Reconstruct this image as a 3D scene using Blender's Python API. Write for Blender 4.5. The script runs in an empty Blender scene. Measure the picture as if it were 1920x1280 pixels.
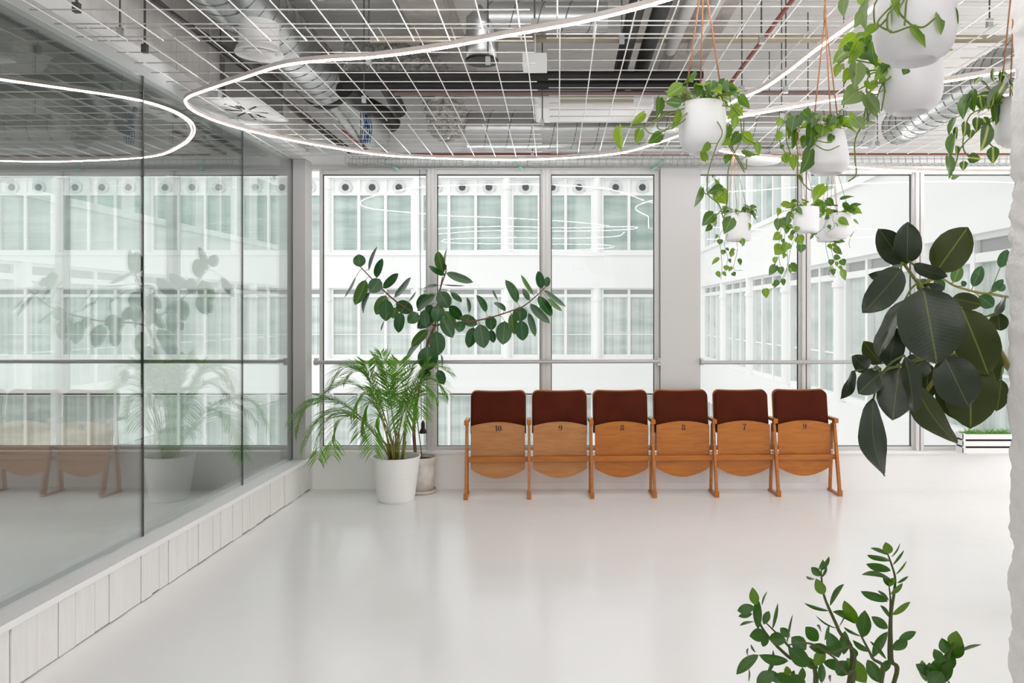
import bpy, math, random
from mathutils import Vector, noise
PI = math.pi
C = bpy.context.scene.collection
sc = bpy.context.scene

# ---------------------------------------------------------------- camera
F = 1450.0; VX = 1045.0; VY = 590.0; CZ = 1.49
cam_d = bpy.data.cameras.new('camera'); cam = bpy.data.objects.new('camera', cam_d); C.objects.link(cam)
cam.location = (0, 0, CZ); cam.rotation_euler = (PI / 2, 0, 0)
cam_d.sensor_width = 36; cam_d.lens = F / 1920 * 36
cam_d.shift_x = -(VX - 960) / 1920; cam_d.shift_y = -(640 - VY) / 1920
cam_d.clip_start = 0.05; cam_d.clip_end = 200
sc.camera = cam
# ---------------------------------------------------------------- light and exposure
world = bpy.data.worlds.new('overcast_sky'); sc.world = world; world.use_nodes = True
bg = world.node_tree.nodes['Background']
bg.inputs[0].default_value = (0.985, 0.985, 1.0, 1); bg.inputs[1].default_value = 1.6
LED_STRENGTH = 62.0
FILL_POWER = 48.0  # power of the added side fill lamp
sc.view_settings.view_transform = 'Standard'
try: sc.view_settings.look = 'None'
except Exception: pass
sc.view_settings.exposure = 0.0; sc.view_settings.gamma = 1.0
sc.view_settings.use_curve_mapping = False
sc.cycles.use_denoising = True
sc.cycles.max_bounces = 12; sc.cycles.diffuse_bounces = 6; sc.cycles.glossy_bounces = 6
sc.cycles.transparent_max_bounces = 24; sc.cycles.sample_clamp_indirect = 6
sc.cycles.caustics_reflective = False; sc.cycles.caustics_refractive = False

def fill_area(name, loc, rot, sx, sy, power):
    # area lamp added as fill, set in the opening of the right wall
    l = bpy.data.lights.new(name, 'AREA'); l.shape = 'RECTANGLE'; l.size = sx; l.size_y = sy
    l.energy = power; l.color = (1.0, 0.995, 0.985)
    o = bpy.data.objects.new(name, l); C.objects.link(o); o.location = loc; o.rotation_euler = rot
    return o
fill_area('added_side_fill', (6.0, 4.75, 1.75), (PI / 2, 0, PI / 2), 3.0, 2.3, FILL_POWER)

# ---------------------------------------------------------------- helpers
def P(px, py, Y):
    return Vector(((px - VX) / F * Y, Y, CZ - (py - VY) / F * Y))
def wloc(o):
    v = Vector((0, 0, 0))
    while o is not None:
        v += o.location; o = o.parent
    return v
class MB:
    def __init__(s):
        s.v = []; s.f = []; s.m = []; s.uv = []; s.k = 0
    def add(s, vs, fs, uvs=None, mi=0):
        n = len(s.v); s.v += [tuple(v) for v in vs]
        for i, f in enumerate(fs):
            s.f.append([n + j for j in f]); s.m.append(mi)
            s.uv.append([uvs[j] for j in f] if uvs else [(0.0, 0.0)] * len(f))
        return s
    def box(s, x0, x1, y0, y1, z0, z1, T=None, mi=0):
        vs = [Vector((x, y, z)) for x in (x0, x1) for y in (y0, y1) for z in (z0, z1)]
        if T: vs = [T(v) for v in vs]
        return s.add(vs, [(0, 1, 3, 2), (4, 6, 7, 5), (0, 4, 5, 1), (2, 3, 7, 6), (0, 2, 6, 4), (1, 5, 7, 3)], mi=mi)
    def prism(s, outline, y0, y1, T=None, mi=0):
        n = len(outline)
        vs = [Vector((a, y0, b)) for a, b in outline] + [Vector((a, y1, b)) for a, b in outline]
        if T: vs = [T(v) for v in vs]
        fs = [list(range(n)), list(range(2 * n - 1, n - 1, -1))]
        fs += [(i, n + i, n + (i + 1) % n, (i + 1) % n) for i in range(n)]
        return s.add(vs, fs, mi=mi)
    def tube(s, pts, r, n=8, closed=True, mi=0, jit=0.0):
        pts = [Vector(p) for p in pts]; m = len(pts)
        rs = r if isinstance(r, (list, tuple)) else [r] * m
        up = None; rings = []
        for i in range(m):
            t = (pts[min(i + 1, m - 1)] - pts[max(i - 1, 0)])
            t = t.normalized() if t.length > 1e-9 else Vector((0, 0, 1))
            if up is None:
                up = Vector((0, 0, 1)) if abs(t.z) < 0.9 else Vector((0, 1, 0))
            a = t.cross(up)
            if a.length < 1e-5: a = t.cross(Vector((1, 0, 0)))
            a.normalize(); up = a.cross(t).normalized()
            ring = []
            for k in range(n):
                th = 2 * PI * k / n
                d = a * math.cos(th) + up * math.sin(th)
                rr = rs[i]
                p = pts[i] + d * rr
                if jit: p += d * rr * jit * noise.noise(p * 28) + d * rr * jit * 0.6 * noise.noise(p * 61)
                ring.append(p)
            rings.append(ring)
        vs = [p for ring in rings for p in ring]; fs = []
        for i in range(m - 1):
            for k in range(n):
                k2 = (k + 1) % n
                fs.append((i * n + k, i * n + k2, (i + 1) * n + k2, (i + 1) * n + k))
        if closed:
            fs.append(list(range(n - 1, -1, -1))); fs.append([(m - 1) * n + k for k in range(n)])
        return s.add(vs, fs, mi=mi)
    def lathe(s, prof, c, n=40, mi=0, wob=0.0):
        c = Vector(c); vs = []; fs = []; m = len(prof)
        for r, z in prof:
            for k in range(n):
                th = 2 * PI * k / n
                vs.append(c + Vector((r * math.cos(th), r * math.sin(th), z)))
        for i in range(m - 1):
            for k in range(n):
                k2 = (k + 1) % n
                fs.append((i * n + k, i * n + k2, (i + 1) * n + k2, (i + 1) * n + k))
        if prof[0][0] > 1e-4: fs.append(list(range(n - 1, -1, -1)))
        if prof[-1][0] > 1e-4: fs.append([(m - 1) * n + k for k in range(n)])
        return s.add(vs, fs, mi=mi)
    def build(s, name, mat, parent=None, loc=None, smooth=False, bevel=0, bseg=3, auto=None):
        me = bpy.data.meshes.new(name); o = bpy.data.objects.new(name, me); C.objects.link(o)
        if parent is not None:
            o.parent = parent; org = wloc(parent)
        else:
            org = Vector(loc) if loc is not None else Vector((0, 0, 0)); o.location = org
        me.from_pydata([tuple(Vector(v) - org) for v in s.v], [], s.f)
        mats = mat if isinstance(mat, (list, tuple)) else [mat]
        for m_ in mats: me.materials.append(m_)
        me.polygons.foreach_set('material_index', s.m)
        if any(any(u != (0.0, 0.0) for u in f) for f in s.uv[:4]):
            ul = me.uv_layers.new(name='uv'); flat = [c for f in s.uv for u in f for c in u]
            ul.data.foreach_set('uv', flat)
        if smooth: me.polygons.foreach_set('use_smooth', [True] * len(me.polygons))
        me.update()
        if auto is not None:
            try: me.set_sharp_from_angle(angle=math.radians(auto))
            except Exception: pass
        if bevel:
            b = o.modifiers.new('b', 'BEVEL'); b.width = bevel; b.segments = bseg; b.limit_method = 'ANGLE'
        return o
def tag(o, label=None, cat=None, group=None, kind=None):
    if label: o['label'] = label
    if cat: o['category'] = cat
    if group: o['group'] = group
    if kind: o['kind'] = kind
    return o
def thing(name, label, cat, loc, group=None):
    o = bpy.data.objects.new(name, None); C.objects.link(o); o.location = loc; o.empty_display_size = 0.1
    return tag(o, label, cat, group)
def struct(o): o['kind'] = 'structure'; return o
def spline(pts, n=6):
    pts = [Vector(p) for p in pts]
    if len(pts) < 3:
        return [pts[0].lerp(pts[-1], i / n) for i in range(n + 1)]
    out = []
    q = [pts[0] * 2 - pts[1]] + pts + [pts[-1] * 2 - pts[-2]]
    for i in range(1, len(q) - 2):
        for k in range(n):
            t = k / n; a, b, c, d = q[i - 1], q[i], q[i + 1], q[i + 2]
            out.append(0.5 * ((2 * b) + (c - a) * t + (2 * a - 5 * b + 4 * c - d) * t * t + (3 * b - a - 3 * c + d) * t ** 3))
    out.append(pts[-1]); return out

# ---------------------------------------------------------------- materials
def srgb(r, g, b):
    f = lambda c: ((c / 255 + 0.055) / 1.055) ** 2.4 if c > 10 else c / 255 / 12.92
    return (f(r), f(g), f(b), 1)
def new_mat(name):
    m = bpy.data.materials.new(name); m.use_nodes = True
    nt = m.node_tree; b = nt.nodes['Principled BSDF']; return m, nt, b
def mat(name, col, rough=0.5, metal=0.0, spec=0.5, var=0.0, vscale=8.0, bump=0.0, bscale=60.0, coat=0.0, stretch=(1, 1, 1), col2=None, sheen=0.0):
    m, nt, b = new_mat(name); N, L = nt.nodes, nt.links
    b.inputs['Base Color'].default_value = col; b.inputs['Roughness'].default_value = rough
    b.inputs['Metallic'].default_value = metal; b.inputs['Specular IOR Level'].default_value = spec
    b.inputs['Coat Weight'].default_value = coat; b.inputs['Sheen Weight'].default_value = sheen
    tc = N.new('ShaderNodeTexCoord'); mp = N.new('ShaderNodeMapping'); L.new(tc.outputs['Object'], mp.inputs[0])
    mp.inputs['Scale'].default_value = stretch
    if var or col2:
        n = N.new('ShaderNodeTexNoise'); n.inputs['Scale'].default_value = vscale; n.inputs['Detail'].default_value = 6
        L.new(mp.outputs[0], n.inputs[0])
        mx = N.new('ShaderNodeMix'); mx.data_type = 'RGBA'
        c2 = col2 if col2 else tuple(c * (1 - var) for c in col[:3]) + (1,)
        mx.inputs[6].default_value = col; mx.inputs[7].default_value = c2
        r = N.new('ShaderNodeValToRGB'); r.color_ramp.elements[0].position = 0.35; r.color_ramp.elements[1].position = 0.68
        L.new(n.outputs[0], r.inputs[0]); L.new(r.outputs[0], mx.inputs[0]); L.new(mx.outputs[2], b.inputs['Base Color'])
    if bump:
        n2 = N.new('ShaderNodeTexNoise'); n2.inputs['Scale'].default_value = bscale; n2.inputs['Detail'].default_value = 5
        L.new(mp.outputs[0], n2.inputs[0])
        bp = N.new('ShaderNodeBump'); bp.inputs['Strength'].default_value = bump; bp.inputs['Distance'].default_value = 0.02
        L.new(n2.outputs[0], bp.inputs['Height']); L.new(bp.outputs[0], b.inputs['Normal'])
    return m
def emis(name, col, strength):
    m, nt, b = new_mat(name); nt.nodes.remove(b)
    e = nt.nodes.new('ShaderNodeEmission'); e.inputs[0].default_value = col; e.inputs[1].default_value = strength
    nt.links.new(e.outputs[0], nt.nodes['Material Output'].inputs[0]); return m
def glass(name, tint, f0, rough=0.0):
    # thin pane: Schlick reflection, the same from both sides, over a tinted see-through body
    m, nt, b = new_mat(name); N, L = nt.nodes, nt.links; N.remove(b)
    g = N.new('ShaderNodeNewGeometry'); dt = N.new('ShaderNodeVectorMath'); dt.operation = 'DOT_PRODUCT'
    L.new(g.outputs['Normal'], dt.inputs[0]); L.new(g.outputs['Incoming'], dt.inputs[1])
    ab = N.new('ShaderNodeMath'); ab.operation = 'ABSOLUTE'; L.new(dt.outputs['Value'], ab.inputs[0])
    su = N.new('ShaderNodeMath'); su.operation = 'SUBTRACT'; su.inputs[0].default_value = 1; L.new(ab.outputs[0], su.inputs[1])
    pw = N.new('ShaderNodeMath'); pw.operation = 'POWER'; pw.inputs[1].default_value = 5; L.new(su.outputs[0], pw.inputs[0])
    ml = N.new('ShaderNodeMath'); ml.operation = 'MULTIPLY_ADD'; ml.inputs[1].default_value = 1 - f0; ml.inputs[2].default_value = f0
    L.new(pw.outputs[0], ml.inputs[0])
    tr = N.new('ShaderNodeBsdfTransparent'); tr.inputs[0].default_value = tint
    gl = N.new('ShaderNodeBsdfGlossy'); gl.inputs['Roughness'].default_value = rough; gl.inputs[0].default_value = (1, 1, 1, 1)
    mx = N.new('ShaderNodeMixShader'); L.new(ml.outputs[0], mx.inputs[0]); L.new(tr.outputs[0], mx.inputs[1]); L.new(gl.outputs[0], mx.inputs[2])
    L.new(mx.outputs[0], N['Material Output'].inputs[0]); return m
def leaf_mat(name, col, vein, rough=0.35, trans=0.25, tcol=None, var=0.25, veinw=0.035, coat=0.2, side=0.0):
    m, nt, b = new_mat(name); N, L = nt.nodes, nt.links
    tc = N.new('ShaderNodeTexCoord'); sp = N.new('ShaderNodeSeparateXYZ'); L.new(tc.outputs['UV'], sp.inputs[0])
    s1 = N.new('ShaderNodeMath'); s1.operation = 'SUBTRACT'; s1.inputs[1].default_value = 0.5; L.new(sp.outputs[0], s1.inputs[0])
    a = N.new('ShaderNodeMath'); a.operation = 'ABSOLUTE'; L.new(s1.outputs[0], a.inputs[0])
    mr = N.new('ShaderNodeMapRange'); mr.inputs[1].default_value = veinw * 0.4; mr.inputs[2].default_value = veinw; mr.inputs[3].default_value = 1; mr.inputs[4].default_value = 0
    L.new(a.outputs[0], mr.inputs[0])
    n = N.new('ShaderNodeTexNoise'); n.inputs['Scale'].default_value = 9; n.inputs['Detail'].default_value = 3; L.new(tc.outputs['Object'], n.inputs[0])
    mx0 = N.new('ShaderNodeMix'); mx0.data_type = 'RGBA'; mx0.inputs[6].default_value = col
    mx0.inputs[7].default_value = tuple(c * (1 - var) for c in col[:3]) + (1,); L.new(n.outputs[0], mx0.inputs[0])
    mx = N.new('ShaderNodeMix'); mx.data_type = 'RGBA'; L.new(mr.outputs[0], mx.inputs[0]); L.new(mx0.outputs[2], mx.inputs[6]); mx.inputs[7].default_value = vein
    L.new(mx.outputs[2], b.inputs['Base Color'])
    b.inputs['Roughness'].default_value = rough; b.inputs['Coat Weight'].default_value = coat; b.inputs['Coat Roughness'].default_value = 0.2
    if side:
        # fine side veins running out from the midrib
        w = N.new('ShaderNodeMath'); w.operation = 'MULTIPLY_ADD'; w.inputs[1].default_value = -0.35; L.new(a.outputs[0], w.inputs[0]); L.new(sp.outputs[1], w.inputs[2])
        sn = N.new('ShaderNodeMath'); sn.operation = 'MULTIPLY'; sn.inputs[1].default_value = 120; L.new(w.outputs[0], sn.inputs[0])
        s2 = N.new('ShaderNodeMath'); s2.operation = 'SINE'; L.new(sn.outputs[0], s2.inputs[0])
        bp = N.new('ShaderNodeBump'); bp.inputs['Strength'].default_value = side; bp.inputs['Distance'].default_value = 0.002
        L.new(s2.outputs[0], bp.inputs['Height']); L.new(bp.outputs[0], b.inputs['Normal'])
    t = N.new('ShaderNodeBsdfTranslucent'); t.inputs[0].default_value = tcol or tuple(min(1, c * 2.5) for c in col[:3]) + (1,)
    ms = N.new('ShaderNodeMixShader'); ms.inputs[0].default_value = trans
    L.new(b.outputs[0], ms.inputs[1]); L.new(t.outputs[0], ms.inputs[2]); L.new(ms.outputs[0], N['Material Output'].inputs[0])
    return m

M_white = mat('white_paint', srgb(244, 243, 242), 0.55, var=0.03, vscale=3)
M_frame = mat('white_window_frame', srgb(216, 214, 212), 0.5)
M_grey = mat('light_grey_frame', srgb(205, 203, 201), 0.4)
M_gasket = mat('black_gasket', srgb(40, 42, 42), 0.6)
M_ceil = mat('whitewashed_concrete', srgb(246, 244, 241), 0.8, var=0.08, vscale=2, bump=0.15, bscale=30)
M_conc = mat('rough_concrete', srgb(206, 200, 194), 0.9, var=0.2, vscale=14, bump=0.6, bscale=22)
M_plank = mat('whitewashed_planks', srgb(240, 238, 235), 0.6, var=0.06, vscale=6, stretch=(6, 6, 0.6), bump=0.25, bscale=30)
M_gap = mat('dark_gap', srgb(92, 80, 70), 0.9)
M_plaster = mat('rough_white_plaster', srgb(242, 239, 237), 0.85, var=0.06, vscale=20, bump=0.35, bscale=45)
M_steel = mat('galvanised_steel', srgb(196, 198, 197), 0.33, metal=0.92, var=0.12, vscale=5)
M_seam = mat('duct_seam', srgb(120, 120, 118), 0.5, metal=0.6)
M_foil = mat('crinkled_foil', srgb(190, 188, 184), 0.28, metal=0.95, bump=1.0, bscale=75)
M_wire = mat('white_wire', srgb(240, 236, 232), 0.4)
M_rod = mat('threaded_rod', srgb(92, 92, 90), 0.5, metal=0.5)
M_black = mat('black_rubber', srgb(30, 27, 25), 0.6)
M_brownpipe = mat('grey_brown_pipe', srgb(120, 104, 96), 0.5)
M_greypipe = mat('light_grey_pipe', srgb(196, 194, 192), 0.4)
M_beige = mat('beige_pipe', srgb(176, 166, 142), 0.5)
M_red = mat('red_brown_pipe', srgb(140, 62, 42), 0.5)
M_blue = mat('blue_cable', srgb(28, 92, 150), 0.4)
M_cable = mat('black_cable', srgb(48, 44, 42), 0.5)
M_mint = mat('mint_plastic', srgb(160, 214, 196), 0.3)
M_pot = mat('matte_white_ceramic', srgb(234, 233, 235), 0.55)
M_pot2 = mat('white_plastic_pot', srgb(238, 237, 234), 0.35)
M_oldpot = mat('worn_white_clay', srgb(230, 225, 218), 0.7, col2=srgb(196, 182, 168), vscale=9)
M_soil = mat('soil', srgb(70, 50, 38), 0.95, var=0.5, vscale=60, bump=0.6)
M_cord = mat('jute_cord', srgb(176, 122, 84), 0.9, bump=0.5, bscale=200)
M_stem = mat('brown_stem', srgb(128, 92, 66), 0.7, var=0.3, vscale=30)
M_bark = mat('grey_brown_bark', srgb(128, 108, 92), 0.85, var=0.35, vscale=25, bump=0.5)
M_gstem = mat('green_stem', srgb(104, 124, 46), 0.5)
M_dstem = mat('dark_green_stem', srgb(76, 84, 38), 0.5)
M_rstem = mat('olive_stem', srgb(132, 128, 60), 0.55)
M_led = emis('led_diffuser', (0.965, 0.98, 1.0, 1), LED_STRENGTH)
M_ledp = mat('led_profile', srgb(225, 215, 208), 0.4)
M_copper = mat('copper_edge', srgb(205, 140, 110), 0.4, metal=0.4)
M_win = glass('window_glass', (0.985, 0.992, 0.986, 1), 0.012)
M_part = glass('partition_glass', (0.86, 0.895, 0.88, 1), 0.23)

def wood(name, c1, c2, coat=0.12):
    m, nt, b = new_mat(name); N, L = nt.nodes, nt.links
    tc = N.new('ShaderNodeTexCoord'); mp = N.new('ShaderNodeMapping'); mp.inputs['Scale'].default_value = (1.2, 1, 9)
    L.new(tc.outputs['Object'], mp.inputs[0])
    n = N.new('ShaderNodeTexNoise'); n.inputs['Scale'].default_value = 3.2; n.inputs['Detail'].default_value = 8; n.inputs['Distortion'].default_value = 1.2
    L.new(mp.outputs[0], n.inputs[0])
    r = N.new('ShaderNodeValToRGB'); r.color_ramp.elements[0].color = c1; r.color_ramp.elements[1].color = c2
    r.color_ramp.elements[0].position = 0.32; r.color_ramp.elements[1].position = 0.72
    L.new(n.outputs[0], r.inputs[0]); L.new(r.outputs[0], b.inputs['Base Color'])
    b.inputs['Roughness'].default_value = 0.36; b.inputs['Coat Weight'].default_value = coat; b.inputs['Coat Roughness'].default_value = 0.25
    return m
M_wood = wood('warm_beech', srgb(186, 112, 28), srgb(164, 92, 18))
M_woodp = wood('pale_beech', srgb(188, 132, 76), srgb(170, 108, 52))
M_fabric = mat('brown_fabric', srgb(88, 36, 20), 1.0, spec=0.15, var=0.25, vscale=5, bump=0.3, bscale=400, sheen=0.04)
M_num = mat('black_stencil_paint', srgb(22, 18, 16), 0.5)
M_brkt = mat('white_hinge', srgb(235, 235, 235), 0.3, metal=0.2)

L_fic_t = leaf_mat('rubber_leaf_top', srgb(30, 88, 28), srgb(96, 140, 56), 0.4, 0.12, srgb(70, 170, 20), coat=0.25, side=0.12, veinw=0.025)
L_fic_b = leaf_mat('rubber_leaf_underside', srgb(96, 138, 62), srgb(160, 180, 100), 0.5, 0.25, srgb(110, 170, 40), coat=0.0, veinw=0.05)
L_big_t = leaf_mat('dark_rubber_leaf_top', srgb(44, 58, 36), srgb(96, 112, 44), 0.38, 0.06, srgb(90, 120, 20), coat=0.22, side=0.07, veinw=0.016, var=0.3)
L_big_b = leaf_mat('dark_rubber_leaf_underside', srgb(70, 84, 24), srgb(140, 152, 70), 0.5, 0.25, srgb(120, 140, 20), coat=0.0, side=0.06, veinw=0.022)
L_poth = leaf_mat('pothos_leaf', srgb(86, 126, 22), srgb(150, 185, 80), 0.35, 0.4, srgb(170, 205, 50), var=0.4, veinw=0.03, coat=0.35)
L_pothd = leaf_mat('pothos_leaf_dark', srgb(46, 84, 18), srgb(120, 160, 70), 0.35, 0.28, srgb(120, 170, 40), var=0.35, veinw=0.03, coat=0.35)
L_pothg = leaf_mat('silvery_pothos_leaf', srgb(118, 142, 92), srgb(150, 170, 110), 0.45, 0.3, srgb(150, 180, 90), var=0.2, veinw=0.03, coat=0.1)
L_phil = leaf_mat('cream_striped_leaf', srgb(52, 88, 30), srgb(190, 200, 100), 0.4, 0.22, srgb(100, 140, 30), var=0.3, veinw=0.12, coat=0.2)
L_palm = leaf_mat('palm_leaflet', srgb(84, 140, 38), srgb(120, 170, 60), 0.35, 0.38, srgb(160, 215, 60), var=0.35, veinw=0.06, coat=0.35)
L_zz = leaf_mat('glossy_zz_leaf', srgb(44, 88, 10), srgb(80, 124, 24), 0.32, 0.2, srgb(80, 150, 0), var=0.4, veinw=0.015, coat=0.25)
L_zzl = leaf_mat('young_zz_leaf', srgb(84, 122, 16), srgb(110, 150, 36), 0.32, 0.25, srgb(120, 170, 10), var=0.25, veinw=0.015, coat=0.25)
L_grass = leaf_mat('grass_blade', srgb(96, 160, 54), srgb(120, 180, 70), 0.4, 0.35, srgb(140, 200, 60), var=0.3)

# ---------------------------------------------------------------- setting: floor, ceiling, walls
def floor_mat():
    m, nt, b = new_mat('glossy_white_resin'); N, L = nt.nodes, nt.links
    tc = N.new('ShaderNodeTexCoord')
    n = N.new('ShaderNodeTexNoise'); n.inputs['Scale'].default_value = 1.3; n.inputs['Detail'].default_value = 4; L.new(tc.outputs['Object'], n.inputs[0])
    r = N.new('ShaderNodeValToRGB'); r.color_ramp.elements[0].color = srgb(236, 235, 234); r.color_ramp.elements[1].color = srgb(244, 243, 242)
    L.new(n.outputs[0], r.inputs[0]); L.new(r.outputs[0], b.inputs['Base Color'])
    n2 = N.new('ShaderNodeTexNoise'); n2.inputs['Scale'].default_value = 2.2; n2.inputs['Detail'].default_value = 3; L.new(tc.outputs['Object'], n2.inputs[0])
    mr = N.new('ShaderNodeMapRange'); mr.inputs[3].default_value = 0.13; mr.inputs[4].default_value = 0.24; L.new(n2.outputs[0], mr.inputs[0]); L.new(mr.outputs[0], b.inputs['Roughness'])
    b.inputs['Specular IOR Level'].default_value = 0.42
    n3 = N.new('ShaderNodeTexNoise'); n3.inputs['Scale'].default_value = 3.0; n3.inputs['Detail'].default_value = 2; L.new(tc.outputs['Object'], n3.inputs[0])
    bp = N.new('ShaderNodeBump'); bp.inputs['Strength'].default_value = 0.25; bp.inputs['Distance'].default_value = 0.01
    L.new(n3.outputs[0], bp.inputs['Height']); L.new(bp.outputs[0], b.inputs['Normal']); return m
YB = 6.63                       # inner face of the window wall
ZC = 3.6                        # ceiling
def lwx(Y): return -2.103 + 0.0186 * (Y - YB)
def LT(v):                      # left-partition frame: x = offset from the plank face, y = depth
    return Vector((lwx(v.y) + v.x, v.y, v.z))
struct(MB().box(-8, 6, -4.2, YB + 0.2, -0.12, 0).build('floor', floor_mat()))
# ceiling: boarded slab with shallow joints
c = MB(); y = -4.2; k = 0
rnd = random.Random(3)
while y < YB + 0.1:
    c.box(-2.6, 6, y + 0.004, y + 0.226, ZC + rnd.uniform(0, 0.006), ZC + 0.05); y += 0.23
c.box(-2.6, 6, -4.2, YB + 0.2, ZC + 0.05, ZC + 0.3)
struct(c.build('ceiling', M_ceil))
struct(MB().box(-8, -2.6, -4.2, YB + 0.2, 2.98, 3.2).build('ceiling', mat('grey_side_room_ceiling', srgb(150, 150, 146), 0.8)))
for x0, x1 in ((-0.98, -0.70), (0.86, 1.12)):
    struct(MB().box(x0, x1, 0.5, YB - 0.02, ZC - 0.2, ZC + 0.01).build('ceiling_beam', M_conc, bevel=0.01))

# window wall
glx = lambda p: (p - VX) / F * YB
GZ0, GZ1 = 0.356, 2.70
wins_left = [(-560, -120), (-98, 541)]
wins = [(602, 798), (818, 1013), (1033, 1228), (1314, 1500), (1522, 1713), (1735, 1925), (1945, 2150)]
struct(MB().box(-8, 6, YB, YB + 0.25, 0, 0.30).box(-8, 6, YB - 0.006, YB, 0.0, 0.055).build('wall_back', M_white))
w = MB(); w.box(-8, 6, YB, YB + 0.25, 2.765, ZC + 0.3)
struct(MB().box(glx(1238), glx(1311), YB - 0.03, YB + 0.25, 0.30, 2.765).build('wall_back', mat('light_grey_pier_paint', srgb(204, 202, 200), .5)))
w.box(glx(2150) + .02, 6, YB, YB + 0.25, 0.30, 2.765); w.box(-8, glx(-560) - .02, YB, YB + 0.25, 0.30, 2.765)
struct(w.build('wall_back', M_white))
struct(MB().box(-8, 6, YB - 0.035, YB + 0.02, 0.302, 0.326).build('trim_1', M_white, bevel=0.004))
struct(MB().box(-8, glx(1238), YB - 0.012, YB + 0.03, 2.735, 2.768).box(glx(1311), 6, YB - 0.012, YB + 0.03, 2.735, 2.768).build('trim_2', M_frame))
wi = 0
for lst in (wins_left, wins):
    for i, (a, b_) in enumerate(lst):
        wi += 1; xa, xb = glx(a), glx(b_)
        la = 0.0455 if (i > 0 and a != 1314) else 0.02
        rb = 0.0455 if (i < len(lst) - 1 and b_ != 1228) else 0.035
        root = bpy.data.objects.new('window_%d' % wi, None); C.objects.link(root); root.location = (xa, YB, 0.33); struct(root)
        f = MB(); y0, y1 = YB + 0.02, YB + 0.09
        f.box(xa - la, xa, y0, y1, 0.326, 2.735); f.box(xb, xb + rb, y0, y1, 0.326, 2.735)
        f.box(xa, xb, y0, y1, 0.326, GZ0); f.box(xa, xb, y0, y1, GZ1, 2.735)
        if la > 0.03: f.box(xa - la, xa - 0.016, YB - 0.012, y0, 0.326, 2.735)
        if rb > 0.04: f.box(xb + 0.016, xb + rb, YB - 0.012, y0, 0.326, 2.735)
        f.build('window_frame', M_frame, root, bevel=0.003)
        g = MB(); t = 0.007; y2 = YB + 0.055
        g.box(xa, xa + t, y2, y2 + .01, GZ0, GZ1); g.box(xb - t, xb, y2, y2 + .01, GZ0, GZ1)
        g.box(xa + t, xb - t, y2, y2 + .01, GZ0, GZ0 + t * .7); g.box(xa + t, xb - t, y2, y2 + .01, GZ1 - t, GZ1)
        g.build('gasket', M_gasket, root)
        MB().box(xa + t, xb - t, y2 + 0.002, y2 + 0.008, GZ0 + t * .7, GZ1 - t).build('window_pane', M_win, root)
# handrails in front of the windows
def rail(x0, x1, label):
    r = thing('window_handrail', label, 'handrail', (x0, YB - 0.05, 1.08), 'horizontal rails across the windows')
    MB().tube([(x0, YB - 0.05, 1.085), (x1, YB - 0.05, 1.095)], 0.017, 12).build('rail', mat('brushed_rail', srgb(190, 188, 186), 0.3, metal=0.4), r, smooth=True, auto=50)
    for x in (x0 + 0.012, x1 - 0.012): MB().box(x - 0.012, x + 0.012, YB - 0.05, YB + 0.015, 1.06, 1.12).build('rail_bracket', M_frame, r)
rail(glx(592), glx(1237), 'long white metal handrail across the three windows behind the rubber plant')
rail(glx(1312), glx(2150), 'white metal handrail across the windows right of the wide white pier')
rail(-7.9, glx(540), 'metal handrail seen through the glass partition')

# left partition: plank base, cap, glass, header, plank wall above
rnd = random.Random(5)
struct(MB().box(-0.13, -0.012, -4.2, YB, 0.0, 0.245, LT).build('trim_3', M_gap))
pl = MB(); y = -4.1
while y < YB - 0.01:
    wd = rnd.uniform(0.075, 0.15); y2 = min(y + wd, YB - 0.003)
    off = rnd.uniform(-0.006, 0.004); zb = rnd.uniform(0.002, 0.009)
    pl.box(-0.012, 0 + off, y + rnd.choice((.002, .003, .006)), y2 - 0.001, zb, 0.248, LT); y = y2
struct(pl.build('baseboard_left', M_plank, bevel=0.002, bseg=1))
struct(MB().box(-0.18, 0.014, -4.2, YB, 0.25, 0.281, LT).build('trim_4', M_white, bevel=0.003))
joints = [-4.2, -1.1, 0.17, 1.44, 2.84, 4.215, 5.49, 6.47]
for i in range(len(joints) - 1):
    a, b_ = joints[i] + 0.006, joints[i + 1] - 0.006
    root = bpy.data.objects.new('window_%d' % (wi + 1 + i), None); C.objects.link(root); root.location = LT(Vector((-0.115, a, 0.281))); struct(root)
    MB().box(-0.118, -0.108, a, b_, 0.283, 2.79, LT).build('glass_panel', M_part, root)
    MB().box(-0.119, -0.107, b_ - 0.001, b_ + 0.008, 0.283, 2.79, LT).build('panel_seal', M_gasket, root)
struct(MB().box(-0.155, 0.0, 6.47, YB - 0.002, 0.281, 2.79, LT).build('trim_5', M_grey, bevel=0.004))
struct(MB().box(-0.17, 0.0, -4.2, YB - 0.002, 2.792, 2.872, LT).build('trim_6', M_white, bevel=0.003))
struct(MB().box(-0.155, -0.045, -4.2, YB - 0.002, 2.872, ZC, LT).build('wall_left', M_gap))
pl = MB(); y = -4.1
while y < YB - 0.01:
    wd = rnd.uniform(0.09, 0.16); y2 = min(y + wd, YB - 0.003)
    pl.box(-0.045, -0.03 + rnd.uniform(-.003, .003), y + rnd.uniform(.001, .006), y2, 2.874, ZC - 0.002, LT); y = y2
struct(pl.build('wall_left', mat('upper_planks', srgb(234, 230, 226), 0.7, var=0.1, vscale=5, stretch=(5, 5, .5)), bevel=0.002, bseg=1))
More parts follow.
